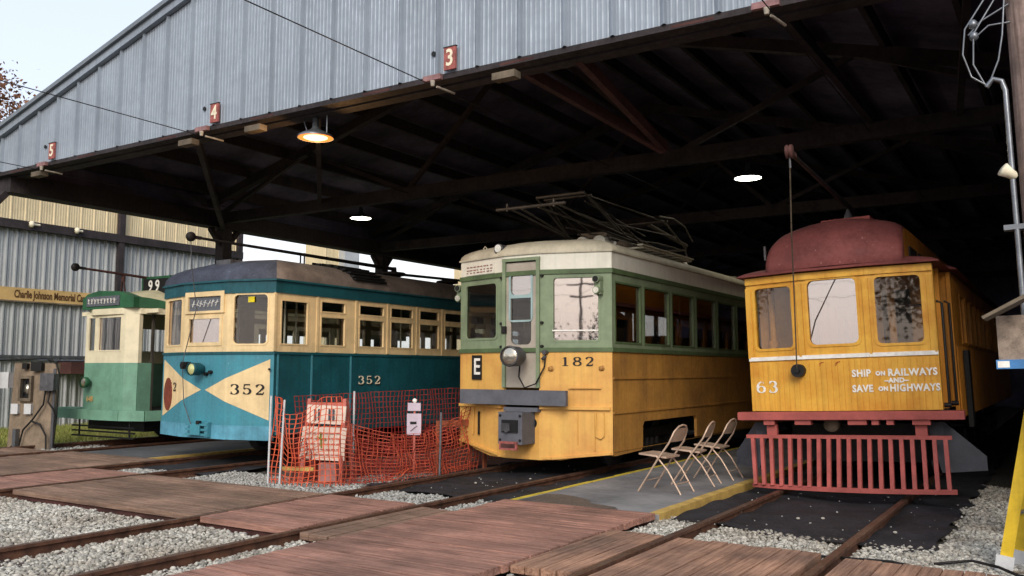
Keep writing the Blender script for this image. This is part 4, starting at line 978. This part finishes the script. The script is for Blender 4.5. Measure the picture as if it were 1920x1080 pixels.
# side handrails and door leaf
for y0_,z0_,z1_ in ((.30,1.05,2.3),(1.12,1.05,2.35)):
    b=MB(); b.tube([(w+.04,y0_,z0_),(w+.06,y0_,z0_+.04),(w+.06,y0_,z1_),(w,y0_,z1_+.03)],.017,6); b.cyl((w,y0_,z0_),(w+.08,y0_,z0_),.03,8); b.build('handrail','black',Cc)
b=MB(); b.box(w+.1,w+.16,2.0,2.3,.7,1.75); b.build('equipment_case','black',Cc)
b=MB(); b.cyl((-.95,.6,1.0),(-.95,.6,2.75),.045,10); b.cyl((-.95,.6,1.0),(-.95,.6,1.95),.07,10); b.build('brake_column','mustard_side',Cc)
for x in (-.3,.55):
    b=MB(); b.cyl((x,.9,1.0),(x,.9,2.75),.05,10); b.build('inner_post','mustard_side',Cc)
b=MB(); b.box(.35,1.0,1.0,1.04,2.32,2.36); b.build('inner_rail','rust_wood',Cc)
truck(Cc,3.4); truck(Cc,LC-3)
b=MB(); b.lathe((-.15,.1,.82),(0,1,0),[(0,0),(0,.09),(.2,.1),(.22,0)],12); b.build('air_hose','weathered_wood',Cc)
b=MB(); b.box(-.85,.85,.9,1.6,.3,.8); b.build('underframe','black',Cc)
# ---------------------------------------------------------------- green Melbourne-type tram
mat('jade',(112,156,134),.55,0,.12,3,streak=.1)
mat('jade_dark',(46,98,66),.55,0,.15,3)
mat('cream_pale',(222,212,182),.55,0,.08,3)
mat('canvas_cream',(196,190,158),.8,0,.14,3)
D=thing('green_tram','small pale green tram with cream window band and curved green hood at far left','tram',(-16.5,10.62,0))
w=.84; yb=.14; Y0,Y1_,Y2,Y3=(-w,.06),(.56,0),(.6,0),(w,yb); LC=11
b=MB(); 
for p,q in ((Y0,Y1_),(Y1_,Y2),(Y2,Y3)): b.wall(p,q,.55,1.62,th=.05,mi=0)
b.box(w-.05,w-.001,yb+.02,.45,.55,1.62,0); b.box(-w+.001,-w+.05,yb+.02,2,.55,1.62,0)
b.box(w-.05,w+.0,.45,.5,.55,2.66,1)
for s_ in(-1,1):
    b.box(min(s_*1.2,s_*1.25),max(s_*1.2,s_*1.25),1.5,LC,.6,1.55,2); b.box(min(s_*1.2,s_*1.25),max(s_*1.2,s_*1.25),1.5,LC,1.55,1.9,3); b.box(min(s_*1.2,s_*1.25),max(s_*1.2,s_*1.25),1.5,LC,2.4,2.7,3)
    for k in range(8): b.box(min(s_*1.2,s_*1.25),max(s_*1.2,s_*1.25),1.5+k*1.2,1.65+k*1.2,1.9,2.4,3)
b.box(.2,1.2,1.5,1.55,.6,1.55,2); b.box(.2,1.2,1.5,1.55,1.55,1.9,3); b.box(-1.2,1.2,.2,LC,.6,.66,1)
b.build('body',['jade','interior_dim','jade_dark','cream_pale'],D)
b=MB(); hs_=[(.05,1.88,.31,2.54,0)]
LF=(Vector(Y1_)-Vector(Y0)).length
b.wall(Y0,Y1_,1.62,2.66,[(.10,1.86,.36,2.56,0),(.46,1.86,1.30,2.56,0)],.05); b.wall(Y1_,Y2,1.62,2.66,th=.05); b.wall(Y2,Y3,1.62,2.66,th=.05)
b.box(w-.06,w,yb,yb+.08,1.62,2.66); b.box(-1.3,1.3,yb+.09,.2+yb,2.62,2.7); b.box(w,w+.06,.9,1.0,.65,2.66)
ringband(b,[(-w-.03,yb),(-.5,-.03),(.5,-.03),(w+.03,yb),(1.28,1.2),(1.28,LC),(-1.28,LC),(-1.28,1.2)],2.60,2.72,.06)
b.build('window_band','cream_pale',D)
frame_window(D,Y0,Y1_,.10,1.86,.36,2.56,'cream_pale','glass_dark',fw=.015); frame_window(D,Y0,Y1_,.46,1.86,1.30,2.56,'cream_pale','glass_sky',fw=.02)
b=MB(); b.box(.55,.72,1.42,1.46,2.1,2.62); b.build('hanging_sign','sign_tan',D); b=MB(); b.box(.35,.95,1.56,1.6,1.75,2.4); b.build('bulkhead_panel','sign_red',D)
# hood (arched green canopy with destination box)
b=MB(); arcp=[(-w-.04,2.72)]+[(-.9+1.8*i/12, 2.86+.19*math.sin(math.pi*min(1,(i+1)/14))) for i in range(13)]+[(w+.04,2.72)]
b.prism([(-w-.03,2.721),(w+.03,2.721),(w+.03,2.93),(.4,3.06),(-.3,3.10),(-.7,3.04),(-w-.03,2.95)],[],(0,-.03,0),(1,0,0),(0,0,1),(0,-1,0),.2)
v=[];n_=10
for i in range(n_+1):
    t_=i/n_; y=.1+t_*1.1; x=w+.03+(1.3-w)*t_; z=2.93-.19*(3*t_*t_-2*t_**3); v+=[(x,y,2.722),(x,y,z+.005)]
b.add(v,[(2*i,2*i+2,2*i+3,2*i+1) for i in range(n_)])
b.build('hood','jade_dark',D)
b=MB(); b.box(-.7,.42,-.05,-.031,2.78,2.98); bl=b.build('destination_blind','dest_grey',D)
b=MB(); rr=random.Random(9)
for i in range(9):
    x0=-.62+i*.11; b.bar((x0,-.056,2.82+rr.random()*.05),(x0+.07,-.056,2.9+rr.random()*.05),.006,.03,up=(0,1,0)); b.bar((x0,-.059,2.93),(x0+.02,-.059,2.83),.006,.02,up=(0,1,0))
b.build('lettering','white_letter',bl)
b=MB(); dome(b,densify([(-w,.12),(-.5,.0),(.5,.0),(w,.12),(1.3,1.2),(1.3,LC),(-1.3,LC),(-1.3,1.2)],.25),1.6,LC-1,2.725,.52,1.8,8); b.build('roof','canvas_cream',D)
b=MB(); b.box(-.1,.85,.8,.94,3.02,3.44); nb=b.build('number_box','jade_dark',D)
b=MB(); b.box(-.04,.79,.795,.799,3.07,3.39); b.build('blind','black',nb)
text('9 9',.33,(.33,.790,3.23),(1,0,0),'white_letter',nb,'lettering',.006,sx=.9,bold=.006)
headlight(D,(-.58,-.1,1.22),.11,.1,'jade_dark')
text('648',.15,(-.56,.03,.88),(1,0,0),'sign_tan',D,'number',.006,bold=.003)
b=MB(); pts=[(-1.75,.2),(-1.5,-.06),(-.7,-.12),(.0,-.16),(.7,-.12),(1.2,.1),(1.3,.6)]
for i in range(len(pts)-1): b.bar((*pts[i],.58),(*pts[i+1],.58),.07,.2)
b.box(-1.5,-.9,-.06,.2,.54,.70); b.build('bumper','jade',D)
trolley(D,(.1,3.6,3.3),(0,-.75,3.50),None,None,m='rust_wood')
b=MB(); b.tube([(-.1,.3,3.0),(0,.3,3.38),(.1,.3,3.0)],.02,6); b.cyl((0,.3,3.3),(0,.3,3.45),.04,8); b.build('pole_hook','rust_wood',D)
truck(D,3.0,r=.34,base=2.0)
b=MB(); 
for z in (.12,.22,.32): b.box(-1.1,1.0,.0,.04,z,z+.03)
b.box(-1.0,.9,.3,.9,.25,.5); b.cyl((-.9,.05,.12),(-.9,.05,.5),.02,6); b.cyl((.8,.05,.12),(.8,.05,.5),.02,6); b.build('life_guard','black',D)

# ================================================================ SMALL THINGS
# switch board at far left
mat('panel_wood',(138,122,104),.85,0,.22,3,specks=18,speck_col=(100,88,76))
mat('pale_box',(196,198,200),.6,0,.08,6)
SB=thing('switch_panel','weathered wooden switch board with grey boxes, black cables and a kick-out at its foot','switch panel',(-17.25,9.6,0),R(22)); SB.scale=(.7,1,1)
b=MB(); b.prism([(-.78,-.1),(-.62,.0),(.62,-.1),(.74,1.6),(-.66,1.62)],[],(0,0,0),(1,0,0),(0,0,1),(0,-1,0),.05); b.build('board','panel_wood',SB)
for (x0,x1,z0,z1,d,mm,nm) in ((-1.1,-.68,1.12,1.42,.14,'pale_box','junction_box'),(.34,.75,1.08,1.40,.14,'grey_iron','junction_box'),(-.62,-.42,.62,.8,.07,'pale_box','outlet_box'),(-.2,.0,.62,.8,.07,'pale_box','outlet_box'),(-.02,.3,1.46,1.62,.1,'black','lamp_housing'),(-.32,-.18,1.5,1.6,.08,'black','lamp_housing')):
    b=MB(); b.box(x0,x1,-d,-.001,z0,z1); b.box(x0-.01,x1+.01,-d-.008,-d-.001,z0-.01,z1+.01); b.build(nm,mm,SB)
b=MB(); b.prism(rrect(-.42,.86,-.02,1.36),[rrect(-.36,.92,-.08,1.3)],(0,-.08,0),(1,0,0),(0,0,1),(0,-1,0),.079); pb=b.build('phone_niche','weathered_wood',SB)
b=MB(); b.box(-.36,-.08,-.012,-.001,.92,1.3); b.cyl((-.25,-.03,1.25),(-.3,-.05,.98),.02,6); b.build('switch_back','black',pb)
b=MB(); b.lathe((-.2,-.012,1.1),(0,-1,0),[(0,.1),(.03,.09),(.04,0)],16); b.build('dial','lens',pb)
for pts in ([(.45,-.08,1.08),(.4,-.08,.8),(.1,-.1,.5),(-.2,-.08,.3),(-.3,-.08,0)],[(.58,-.06,1.08),(.55,-.08,.85),(.75,-.1,.7),(.8,-.06,.5)],[(.05,-.1,.48),(.35,-.1,.42),(.55,-.1,.2),(.58,-.1,-.1)],[(.7,-.05,1.62),(.82,-.05,1.4),(.8,-.05,.6),(.74,-.05,0)],[(-1.5,-.05,1.66),(-.6,-.06,1.67),(.4,-.06,1.7),(.75,-.05,1.62)]):
    b=MB(); b.tube(pts,.02,6); b.build('cable','black',SB)
b=MB(); b.box(-.48,-.38,-.12,-.02,-.1,.32); b.build('conduit','steel_pole',SB)
b=MB(); b.box(.6,.68,-.02,.04,-.1,1.5); b.build('post','grey_iron',SB)
# orange net
mat('net_mid',(192,86,62),.65,0,.25,8); mat('net_orange',(212,92,58),.6,0,.2,8); mat('net_dim',(150,44,36),.7,0,.2,8)  # darker copies of the net orange put shade into the colour
def net(label,path,z0f,z1f,m,cell=.07,amp=.03,seed=1,slack=0.):
    """plastic net along a ground path, as thin ribbons with real thickness"""
    rnd=random.Random(seed); P=[Vector(p) for p in path]; cum=[0]
    for a,c in zip(P,P[1:]): cum.append(cum[-1]+(c-a).length)
    L=cum[-1]; n=int(L/cell); mrow=int(1.05/cell)
    def at(u):
        u=min(max(u,0),L-1e-6)
        for i in range(len(P)-1):
            if u<=cum[i+1]: return P[i].lerp(P[i+1],(u-cum[i])/(cum[i+1]-cum[i]))
        return P[-1]
    grid=[]
    for i in range(n+1):
        t=i/n; u=t*L; p=at(u); d=(at(u+.05)-at(u-.05)); d=d.normalized() if d.length>0 else Vector((1,0)); nn=Vector((d.y,-d.x)); col=[]
        for j in range(mrow+1):
            s_=j/mrow; z=z0f(t)+(z1f(t)-z0f(t))*s_
            wv=amp*(math.sin(u*9+s_*3+seed)+.7*math.sin(u*21+s_*6)+.5*math.sin(s_*11+u*4))*(.35+s_*.8)+rnd.uniform(-.006,.006)
            lu=.02*math.sin(s_*8+u*5+seed)
            col.append(Vector((p.x+nn.x*wv+d.x*lu,p.y+nn.y*wv+d.y*lu,z+rnd.uniform(-.005,.005))))
        grid.append(col)
    b=MB()
    def rib(a,c,wd,ax):
        d=(c-a); 
        if d.length<1e-5: return
        if ax: q=Vector((0,0,wd/2))
        else:
            q=Vector((d.y,-d.x,0)); q=Vector((1,0,0)) if q.length<1e-4 else q
            pt=P[-1]-P[0]; q=Vector((pt.x,pt.y,0)).normalized()*wd/2
        o=Vector((.0015,.0015,0))
        v=[a-q-o,a+q-o,c+q-o,c-q-o,a-q+o,a+q+o,c+q+o,c-q+o]
        b.add(v,[(0,1,2,3),(7,6,5,4),(0,4,5,1),(2,6,7,3)])
    for i in range(n):
        for j in range(mrow+1): rib(grid[i][j],grid[i+1][j],.008,True)
    for i in range(n+1):
        for j in range(mrow): rib(grid[i][j],grid[i][j+1],.011,False)
    return b.build('net',m)
NF=thing('safety_net','orange plastic safety netting strung on thin stakes between the teal streetcar and the interurban car','safety net',(-9,9,0))
def addnet(*a,**k): o=net('',*a,**k); o.parent=NF; o.location=(9,-9,0); return o
addnet([(-9.5,8.66),(-9.22,8.62),(-8.75,8.7),(-8.45,8.95)],lambda t:-.1,lambda t:1.13-.28*math.sin(min(1,t*1.3)*math.pi)*(.9) if t>.25 else 1.13-.14*t,'net_orange',amp=.035,seed=2)
addnet([(-8.45,8.95),(-8.2,9.6),(-8.05,10.5),(-8.0,11.6)],lambda t:-.1,lambda t:.80-.35*math.sin(t*3.14)+.25*t,'net_mid',amp=.05,seed=5)
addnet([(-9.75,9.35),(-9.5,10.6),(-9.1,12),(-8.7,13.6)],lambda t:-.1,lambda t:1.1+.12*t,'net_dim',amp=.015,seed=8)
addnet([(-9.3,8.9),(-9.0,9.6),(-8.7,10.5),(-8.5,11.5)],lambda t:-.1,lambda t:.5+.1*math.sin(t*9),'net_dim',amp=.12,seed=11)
# slumped netting on the ground
def heap(path_x0,x1,y0,y1,m,seed):
    rnd=random.Random(seed); b=MB(); c=.12; nx=int((x1-path_x0)/c); ny=int((y1-y0)/c)
    def P_(i,j):
        x=path_x0+i*c;y=y0+j*c; z=-.06+.07*(1+math.sin(x*7+y*3+seed))*(1+math.sin(y*5-x*4))*.5+rnd.uniform(-.0,.012)
        return Vector((x+.02*math.sin(y*13),y+.02*math.sin(x*11),z))
    G=[[P_(i,j) for j in range(ny+1)] for i in range(nx+1)]
    for i in range(nx+1):
        for j in range(ny+1):
            if i<nx: b.bar(G[i][j],G[i+1][j],.014,.003)
            if j<ny: b.bar(G[i][j],G[i][j+1],.014,.003)
    o=b.build('net',m); o.parent=NF; o.location=(9,-9,0)
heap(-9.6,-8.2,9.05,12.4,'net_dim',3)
heap(-9.5,-8.5,8.7,9.6,'net_orange',6)
heap(-8.35,-8.0,9.6,11.8,'net_orange',9)
mat('net_floor',(112,88,80),.9,0,.3,6,bump=.01)
b=MB(); b.box(-1.2,.95,.05,5,-.12,-.085); b.build('ground_cloth','net_floor',NF)
for (x,y,h,lx,m,lab) in ((-9.5,8.63,1.13,.02,'pale_box','white stake at the left end of the orange netting'),(-9.24,8.60,1.08,.06,'pale_box','white leaning stake second from the left of the netting'),(-8.95,9.75,1.18,0,'pale_box','white-tipped stake standing behind the pink barricade board'),(-7.80,10.33,.88,.02,'steel_pole','grey stake at the right end of the netting near the interurban car')):
    b=MB(); b.tube([(0,0,-.1),(lx,0,h)],.015 if m=='pale_box' else .018,8); o=b.build('stake',m); o.location=(x,y,0); tag(o,lab,'stake','stakes holding the netting')
# barricade board
mat('board_white',(226,206,190),.6,0,.08,6); mat('board_pink',(196,110,98),.7,0,.2,6); mat('olive',(150,160,60),.6)
BR=thing('barricade','pink-framed barricade carrying two white notice panels behind the netting','barricade',(-8.98,9.22,0),R(20))
b=MB()
for s_ in(-1,1):
    b.bar((s_*.3,-.16,-.1),(s_*.27,.02,1.08),.05,.06); b.bar((s_*.3,.28,-.1),(s_*.27,.06,1.05),.05,.06)
b.bar((-.3,-.05,.56),(.3,-.05,.56),.03,.1); b.bar((-.3,.0,.98),(.3,.0,.98),.03,.1); b.build('frame','board_pink',BR)
b=MB(); b.prism([(-.30,.74),(.30,.72),(.32,.98),(-.27,1.0)],[],(0,-.06,0),(1,0,0),(0,0,1),(0,-1,0),.02); b.build('notice_panel','board_white',BR)
b=MB(); b.prism([(-.36,.24),(.33,.22),(.36,.68),(-.30,.70)],[],(0,-.13,0),(1,0,0),(0,0,1),(0,-1,0),.02); n1=b.build('notice_panel','board_white',BR)
b=MB(); rr=random.Random(4)
for r_ in range(5):
    x=-.26
    while x<.26:
        l_=rr.uniform(.03,.08); b.box(x,min(x+l_,.28),-.155,-.151,.6-r_*.075,.615-r_*.075); x+=l_+.02
for x in (-.14,.0,.14): pass
b.build('lettering','board_pink',n1)
b=MB(); b.bar((-.02,-.157,.62),(-.0,-.157,.40),.004,.05,up=(0,1,0)); b.bar((-.08,-.160,.56),(.06,-.160,.52),.004,.04,up=(0,1,0)); b.build('emblem','olive',n1)
b=MB(); 
for x in (-.16,-.1,.06,.12): b.box(x,x+.03,-.085,-.081,.78,.94)
b.build('lettering','plow_grey',BR)
mat('board_dusty',(176,128,122),.7,0,.2,6); b=MB(); b.box(.0,.26,-.24,-.12,-.1,.2); b.build('foot_board','board_dusty',BR)
b=MB(); b.box(-.5,-.02,-.36,-.30,.1,.15); b.build('rail','paint_yellow',BR)
# small post sign
PS=thing('post_sign','small notice on a thin post with a white knob, standing inside the netting','sign',(-8.41,10.5,0),R(25))
b=MB(); b.cyl((0,0,-.1),(0,0,1.0),.02,8); b.build('post','board_pink',PS)
mat('notice_lilac',(196,182,196),.6,0,.1,6)
b=MB(); b.box(-.11,.11,-.035,-.021,.52,.84); nl=b.build('notice_panel','notice_lilac',PS); b=MB(); b.box(-.10,.10,-.035,-.021,.88,1.0); b.build('header_panel','notice_lilac',PS)
b=MB(); b.box(-.06,.04,-.04,-.036,.68,.72); b.bar((-.05,-.038,.58),(.05,-.038,.66),.004,.03,up=(0,1,0)); b.build('emblem','black_letter',nl)
b=MB(); b.lathe((0,0,1.0),(0,0,1),[(0,.02),(.02,.035),(.05,.035),(.07,0)],12); b.build('knob','white_letter',PS)
mat('barrier_wood',(150,84,58),.8,0,.2,6)
b=MB(); b.box(-.5,.5,-.02,.02,.62,.72); b.box(-.5,-.44,-.02,.02,-.1,.62); b.box(.44,.5,-.02,.02,-.1,.62); o=b.build('low_barrier','barrier_wood'); o.location=(-8.1,11.3,0); o.rotation_euler=(0,0,R(75)); tag(o,'low reddish wooden barrier at the right end of the netting beside the interurban car','barrier')
# folding chairs
mat('chair_tan',(196,170,150),.45,.3,.12,8)
def chair_make(label):
    t=thing('folding_chair',label,'chair',(0,0,0),0,'tan metal folding chairs on the concrete pad')
    # local: faces -x ; width along y
    b=MB()
    for s_ in(-1,1): pass
    # back frame: inverted U from front feet up to back top
    top=[]
    pts=[(-.30,-.22,0),(-.02,-.215,.42),(.13,-.21,.62),(.19,-.18,.76),(.215,-.1,.82),(.22,0,.835),(.215,.1,.82),(.19,.18,.76),(.13,.21,.62),(-.02,.215,.42),(-.30,.22,0)]
    b.tube(pts,.0125,8); b.tube([(-.2,-.218,.14),(-.2,.218,.14)],.008,6); b.build('back_frame','chair_tan',t)
    for s_ in(-1,1):
        b=MB(); b.tube([(-.06,s_*.19,.45),(.10,s_*.19,.28),(.27,s_*.19,0)],.0115,8); b.build('rear_leg','chair_tan',t)
    b=MB(); b.tube([(.2,-.19,.12),(.2,.19,.12)],.008,6); b.tube([(-.06,-.19,.45),(-.06,.19,.45)],.01,6); b.build('stretcher','chair_tan',t)
    b=MB()
    v=[(-.30,-.19,.455),(-.2,-.2,.45),(.08,-.19,.425),(.08,.19,.425),(-.2,.2,.45),(-.30,.19,.455)]
    v2=[(x,y,z+.022) for x,y,z in v]
    b.add(v+v2,[(5,4,3,2,1,0),(6,7,8,9,10,11)]+[(i,(i+1)%6,(i+1)%6+6,i+6) for i in range(6)]); b.build('seat','chair_tan',t)
    b=MB(); V=[]
    for i in range(9):
        y=-.18+.36*i/8; bow_=.03*(1-(y/.18)**2); zt=.80-.055*(abs(y)/.18)**2.5
        V+=[(.125+bow_,y,.63),(.185+bow_,y,zt)]
    V2=[(x+.006,y,z) for x,y,z in V]; n=len(V)
    b.add(V,[(2*i,2*i+2,2*i+3,2*i+1) for i in range(8)],0,True); b.add(V2,[(2*i+1,2*i+3,2*i+2,2*i) for i in range(8)],0,True); b.build('backrest','chair_tan',t)
    return t
c0=chair_make('tan folding chair nearest the camera, leftmost of the three on the pad')
def copy_tree(o,parent=None):
    c=o.copy(); S.collection.objects.link(c); c.parent=parent
    for ch in [q for q in o.children]: copy_tree(ch,c)
    return c
for i,(x,y,rz,lab) in enumerate(((-4.33,10.48,-4,None),(-4.27,11.38,6,'tan folding chair in the middle of the three, overlapped by its neighbours'),(-4.25,12.2,-2,'tan folding chair farthest back, nearest the red slat fender'))):
    c=c0 if i==0 else copy_tree(c0); c.location=(x,y,-.012); c.rotation_euler=(0,0,R(rz))
    if lab: c['label']=lab
# ladder
mat('ladder_yellow',(222,186,40),.5,0,.14,5,streak=.2)
LD=thing('ladder','yellow ladder with white feet leaning at the right edge of the gravel','ladder',(-.50,8.2,-.1))
for k,(dx,dy) in enumerate(((0,0),(.07,.32))):
    b=MB(); b.bar((dx,dy,.1),(dx+.62,dy+.1,3.4),.09,.045,up=(0,1,0)); b.build('side_rail','ladder_yellow',LD)
    b=MB(); b.bar((dx-.02,dy,0),(dx+.0,dy,.13),.13,.1,up=(0,1,0)); b.build('foot','pale_box',LD)
for k in range(10):
    z=.45+k*.3; f=(z-.1)/3.3; b=MB(); b.cyl((f*.62,f*.1,z),(.07+f*.62,.32+f*.1,z),.018,8); b.build('rung','steel_pole',LD)
# utility pole with boxes
mat('pole_wood',(148,128,120),.85,0,.18,4,bands=(30,30,1.),bump=.004)
mat('shake',(158,142,128),.9,0,.25,10,bump=.006)
mat('label_blue',(70,130,190),.5)
UP=thing('utility_pole','weathered wooden utility pole with conduit, small floodlight and meter box at right edge','utility pole',(-.05,7.95,0))
UP.rotation_euler=(0,R(-1.6),0)
b=MB(); b.tube([(0,0,-.2),(0,0,9)],.12,16,rs=[.14,.11]); b.build('pole','pole_wood',UP)
b=MB(); b.tube([(-.17,-.08,1.9),(-.17,-.08,3.75),(-.19,-.08,3.83),(-.25,-.08,3.86),(-.3,-.08,3.8)],.021,8); b.build('conduit','steel_pole',UP)
b=MB(); b.box(-.36,-.14,-.2,.08,1.60,1.94); mb_=b.build('meter_box','shake',UP)
b=MB(); b.prism([(-.42,1.90),(-.1,2.06),(-.1,2.09),(-.43,1.92)],[],(0,-.24,0),(1,0,0),(0,0,1),(0,-1,0),-.36); b.build('box_lid','weathered_wood',mb_)
b=MB(); b.box(-.38,-.12,-.215,-.201,1.53,1.60); b.build('blue_label','label_blue',mb_)
b=MB(); b.box(-.37,-.29,-.219,-.2155,1.54,1.59); b.build('white_patch','white_letter',mb_)
b=MB(); b.lathe((-.19,-.1,3.07),(-.8,-.5,.6),[(-.06,.02),(-.04,.035),(.0,.04),(.06,.055),(.065,.0)],12); b.build('floodlight','cream_letter',UP)
b=MB(); b.box(-.26,-.1,-.1,.02,2.62,2.66); b.build('bracket','steel_pole',UP)
for k,pts in enumerate(([(-.1,-.1,5.2),(-.25,-.1,4.55),(-.42,-.12,4.3),(-.45,-.1,4.1),(-.4,-.1,3.9),(-.28,-.08,3.8)],[(-.1,-.1,5.2),(-.2,-.1,4.5),(-.36,-.12,4.25),(-.38,-.1,4.0),(-.3,-.08,3.8)],[(-.1,-.08,4.45),(-.3,-.1,4.35),(-.4,-.1,4.25)],[(-.08,-.1,4.9),(-.16,-.1,4.2),(-.2,-.1,4.0),(-.28,-.08,3.82)],[(-.1,-.08,4.3),(-.25,-.1,4.3),(-.38,-.1,4.2)])):
    b=MB(); b.tube(pts,.0075,6); b.build('service_wire','steel_pole',UP)
b=MB(); 
for z in (4.3,4.4): b.lathe((-.36,-.1,z-.1),(0,0,1),[(0,.02),(.02,.035),(.05,.035),(.07,.02)],8)
b.build('insulator','steel_pole',UP)
# cables on the ground and sticks near the ladder
for k,(pts,m,lab) in enumerate((([(-2.8,7.9,-.07),(-2.2,7.72,-.06),(-1.3,7.85,-.05),(-.9,7.6,-.05),(-.3,7.5,-.06),(.4,7.9,-.07)],'black','thin black cable lying along the gravel edge of the planks'),([(-1.0,8.0,-.06),(-.75,8.25,-.05),(-.55,8.1,-.05),(-.4,7.85,-.05),(.2,7.8,-.06)],'dark_iron','dark hose curled on gravel at the foot of the ladder'))):
    b=MB(); b.tube(pts,.012,6); tag(b.build('ground_cable',m),lab,'cable')
rr=random.Random(12)
for k in range(6):
    x=rr.uniform(-.7,.1);y=rr.uniform(7.55,8.1);a=rr.uniform(-.5,.5); b=MB(); b.tube([(0,0,0),(.2*math.cos(a),.2*math.sin(a),.01),(.45*math.cos(a),.4*math.sin(a)+.03,.0)],.009,5); o=b.build('dry_stick','weathered_wood'); o.location=(x,y,-.06); tag(o,'dry stick lying on the gravel by the foot of the yellow ladder','stick','dry sticks by the ladder')
for x,y in ((-2.28,9.75),(-2.5,9.6),(-7.0,10.1),(-6.6,10.9),(-1.5,9.3)):
    b=MB(); b.add([(v[0]*.022,v[1]*.02,v[2]*.014) for v in ICO_V],[tuple(f) for f in ICO_F]); o=b.build('pebble','stone'); o.location=(x,y,-.055); tag(o,'single pale pebble lying on black ground sheet','pebble','loose pebbles on the ground sheets')

# ================================================================ TREES
mat('bark',(70,58,50),.9,0,.2,5)
mat('leaf_brown',(120,78,50),.8,0,.2,2,island=.3)
mat('leaf_green_haze',(92,102,84),.8,0,.2,2,island=.35)  # greyed and lightened: distance haze put into the leaf colour
def tree(label,x,y,h,cr,m,seed,nl=5000,sparse=False,z0=.35):
    r=np.random.default_rng(seed); rd=random.Random(seed); t=thing('tree',label,'tree',(x,y,-.1))
    b=MB(); tips=[]
    b.tube([(0,0,0),(.1,0,h*.25),(0,.1,h*.5),(.1,0,h*.85)],.2,8,rs=[h*.022,h*.018,h*.012,h*.003])
    for i in range(22 if sparse else 16):
        z=h*rd.uniform(z0,.85); a=rd.uniform(0,6.28); l_=cr*rd.uniform(.5,1)*(1.15-z/h*.6)
        e=Vector((math.cos(a)*l_,math.sin(a)*l_,z+l_*rd.uniform(.3,.8))); mid=Vector((e.x*.5,e.y*.5,z+(e.z-z)*.35)); b.tube([(0,0,z),mid,e],.1,5,rs=[h*.007,h*.004,h*.0015]); tips+=[mid,e]
        for q in range(3):
            e2=mid.lerp(e,rd.uniform(.2,.9)); e3=e2+Vector((rd.uniform(-1,1),rd.uniform(-1,1),rd.uniform(.2,1)))*cr*.3; b.tube([e2,e3],.02,4,rs=[h*.0022,h*.0008]); tips.append(e3)
    b.build('trunk','bark',t)
    T=np.array([list(v) for v in tips]); idx=r.integers(0,len(T),nl); C=T[idx]+r.normal(0,cr*(.10 if sparse else .19),(nl,3)); s=cr*(.018 if sparse else .035)*r.uniform(.6,1.4,(nl,1,1))
    q=r.normal(0,1,(nl,3)); q/=np.linalg.norm(q,axis=1)[:,None]; u=np.cross(q,r.normal(0,1,(nl,3))); u/=np.linalg.norm(u,axis=1)[:,None]; v=np.cross(q,u)
    V=np.stack([C-u*s[:,0],C+v*s[:,0]*.6,C+u*s[:,0],C-v*s[:,0]*.6],1).reshape(-1,3)
    o=npmesh('crown',V,np.arange(nl*4).reshape(-1,4),m); o.parent=t
tree('sparse autumn tree with brown leaves rising behind the gable at top left',-56.5,29,19.5,7.5,'leaf_brown',21,nl=16000,sparse=True)
for x,y,h,lab in ((-50,-30,11,'dark tree across the yard mirrored in the leftmost tram windows'),(-58,-52,14,'broad tree across the yard mirrored in the left window of the wooden streetcar'),(15,-52,14,'broad tree across the yard mirrored in the right window of the wooden streetcar')):
    tree(lab,x,y,h,h*.42,'leaf_green_haze',90+int(x),nl=2500)

mat('pole_haze',(128,118,110),.9,0,.15,3)  # paler than plain wood: distance haze put into the colour
YP=thing('utility_pole','plain wooden utility pole with crossarms across the yard behind the camera','utility pole',(-.5,-38,0))
b=MB(); b.tube([(0,0,-.2),(0,0,8.4)],.1,10,rs=[.11,.09]); b.build('pole','pole_haze',YP)
for z,h in ((7.6,1.2),(6.7,.9)):
    b=MB(); b.box(-h,h,-.06,.06,z,z+.12); b.build('crossarm','pole_haze',YP)
for k,(z,dz) in enumerate(((7.75,.5),(6.85,.35))):
    b=MB(); b.tube([(-40,-1,z+dz),(-20,-.4,z-.5),(0,0,z),(20,.4,z-.45),(40,1,z+dz)],.011,5); b.build('cable','bark',YP)
for x,y,h,lab in ((-5,-50,5.2,'low bushy tree across the yard, left of the plain utility pole'),(4.5,-52,5.6,'low bushy tree across the yard, right of the plain utility pole')):
    tree(lab,x,y,h,h*.7,'leaf_green_haze',120+int(x),nl=2500,z0=.15)
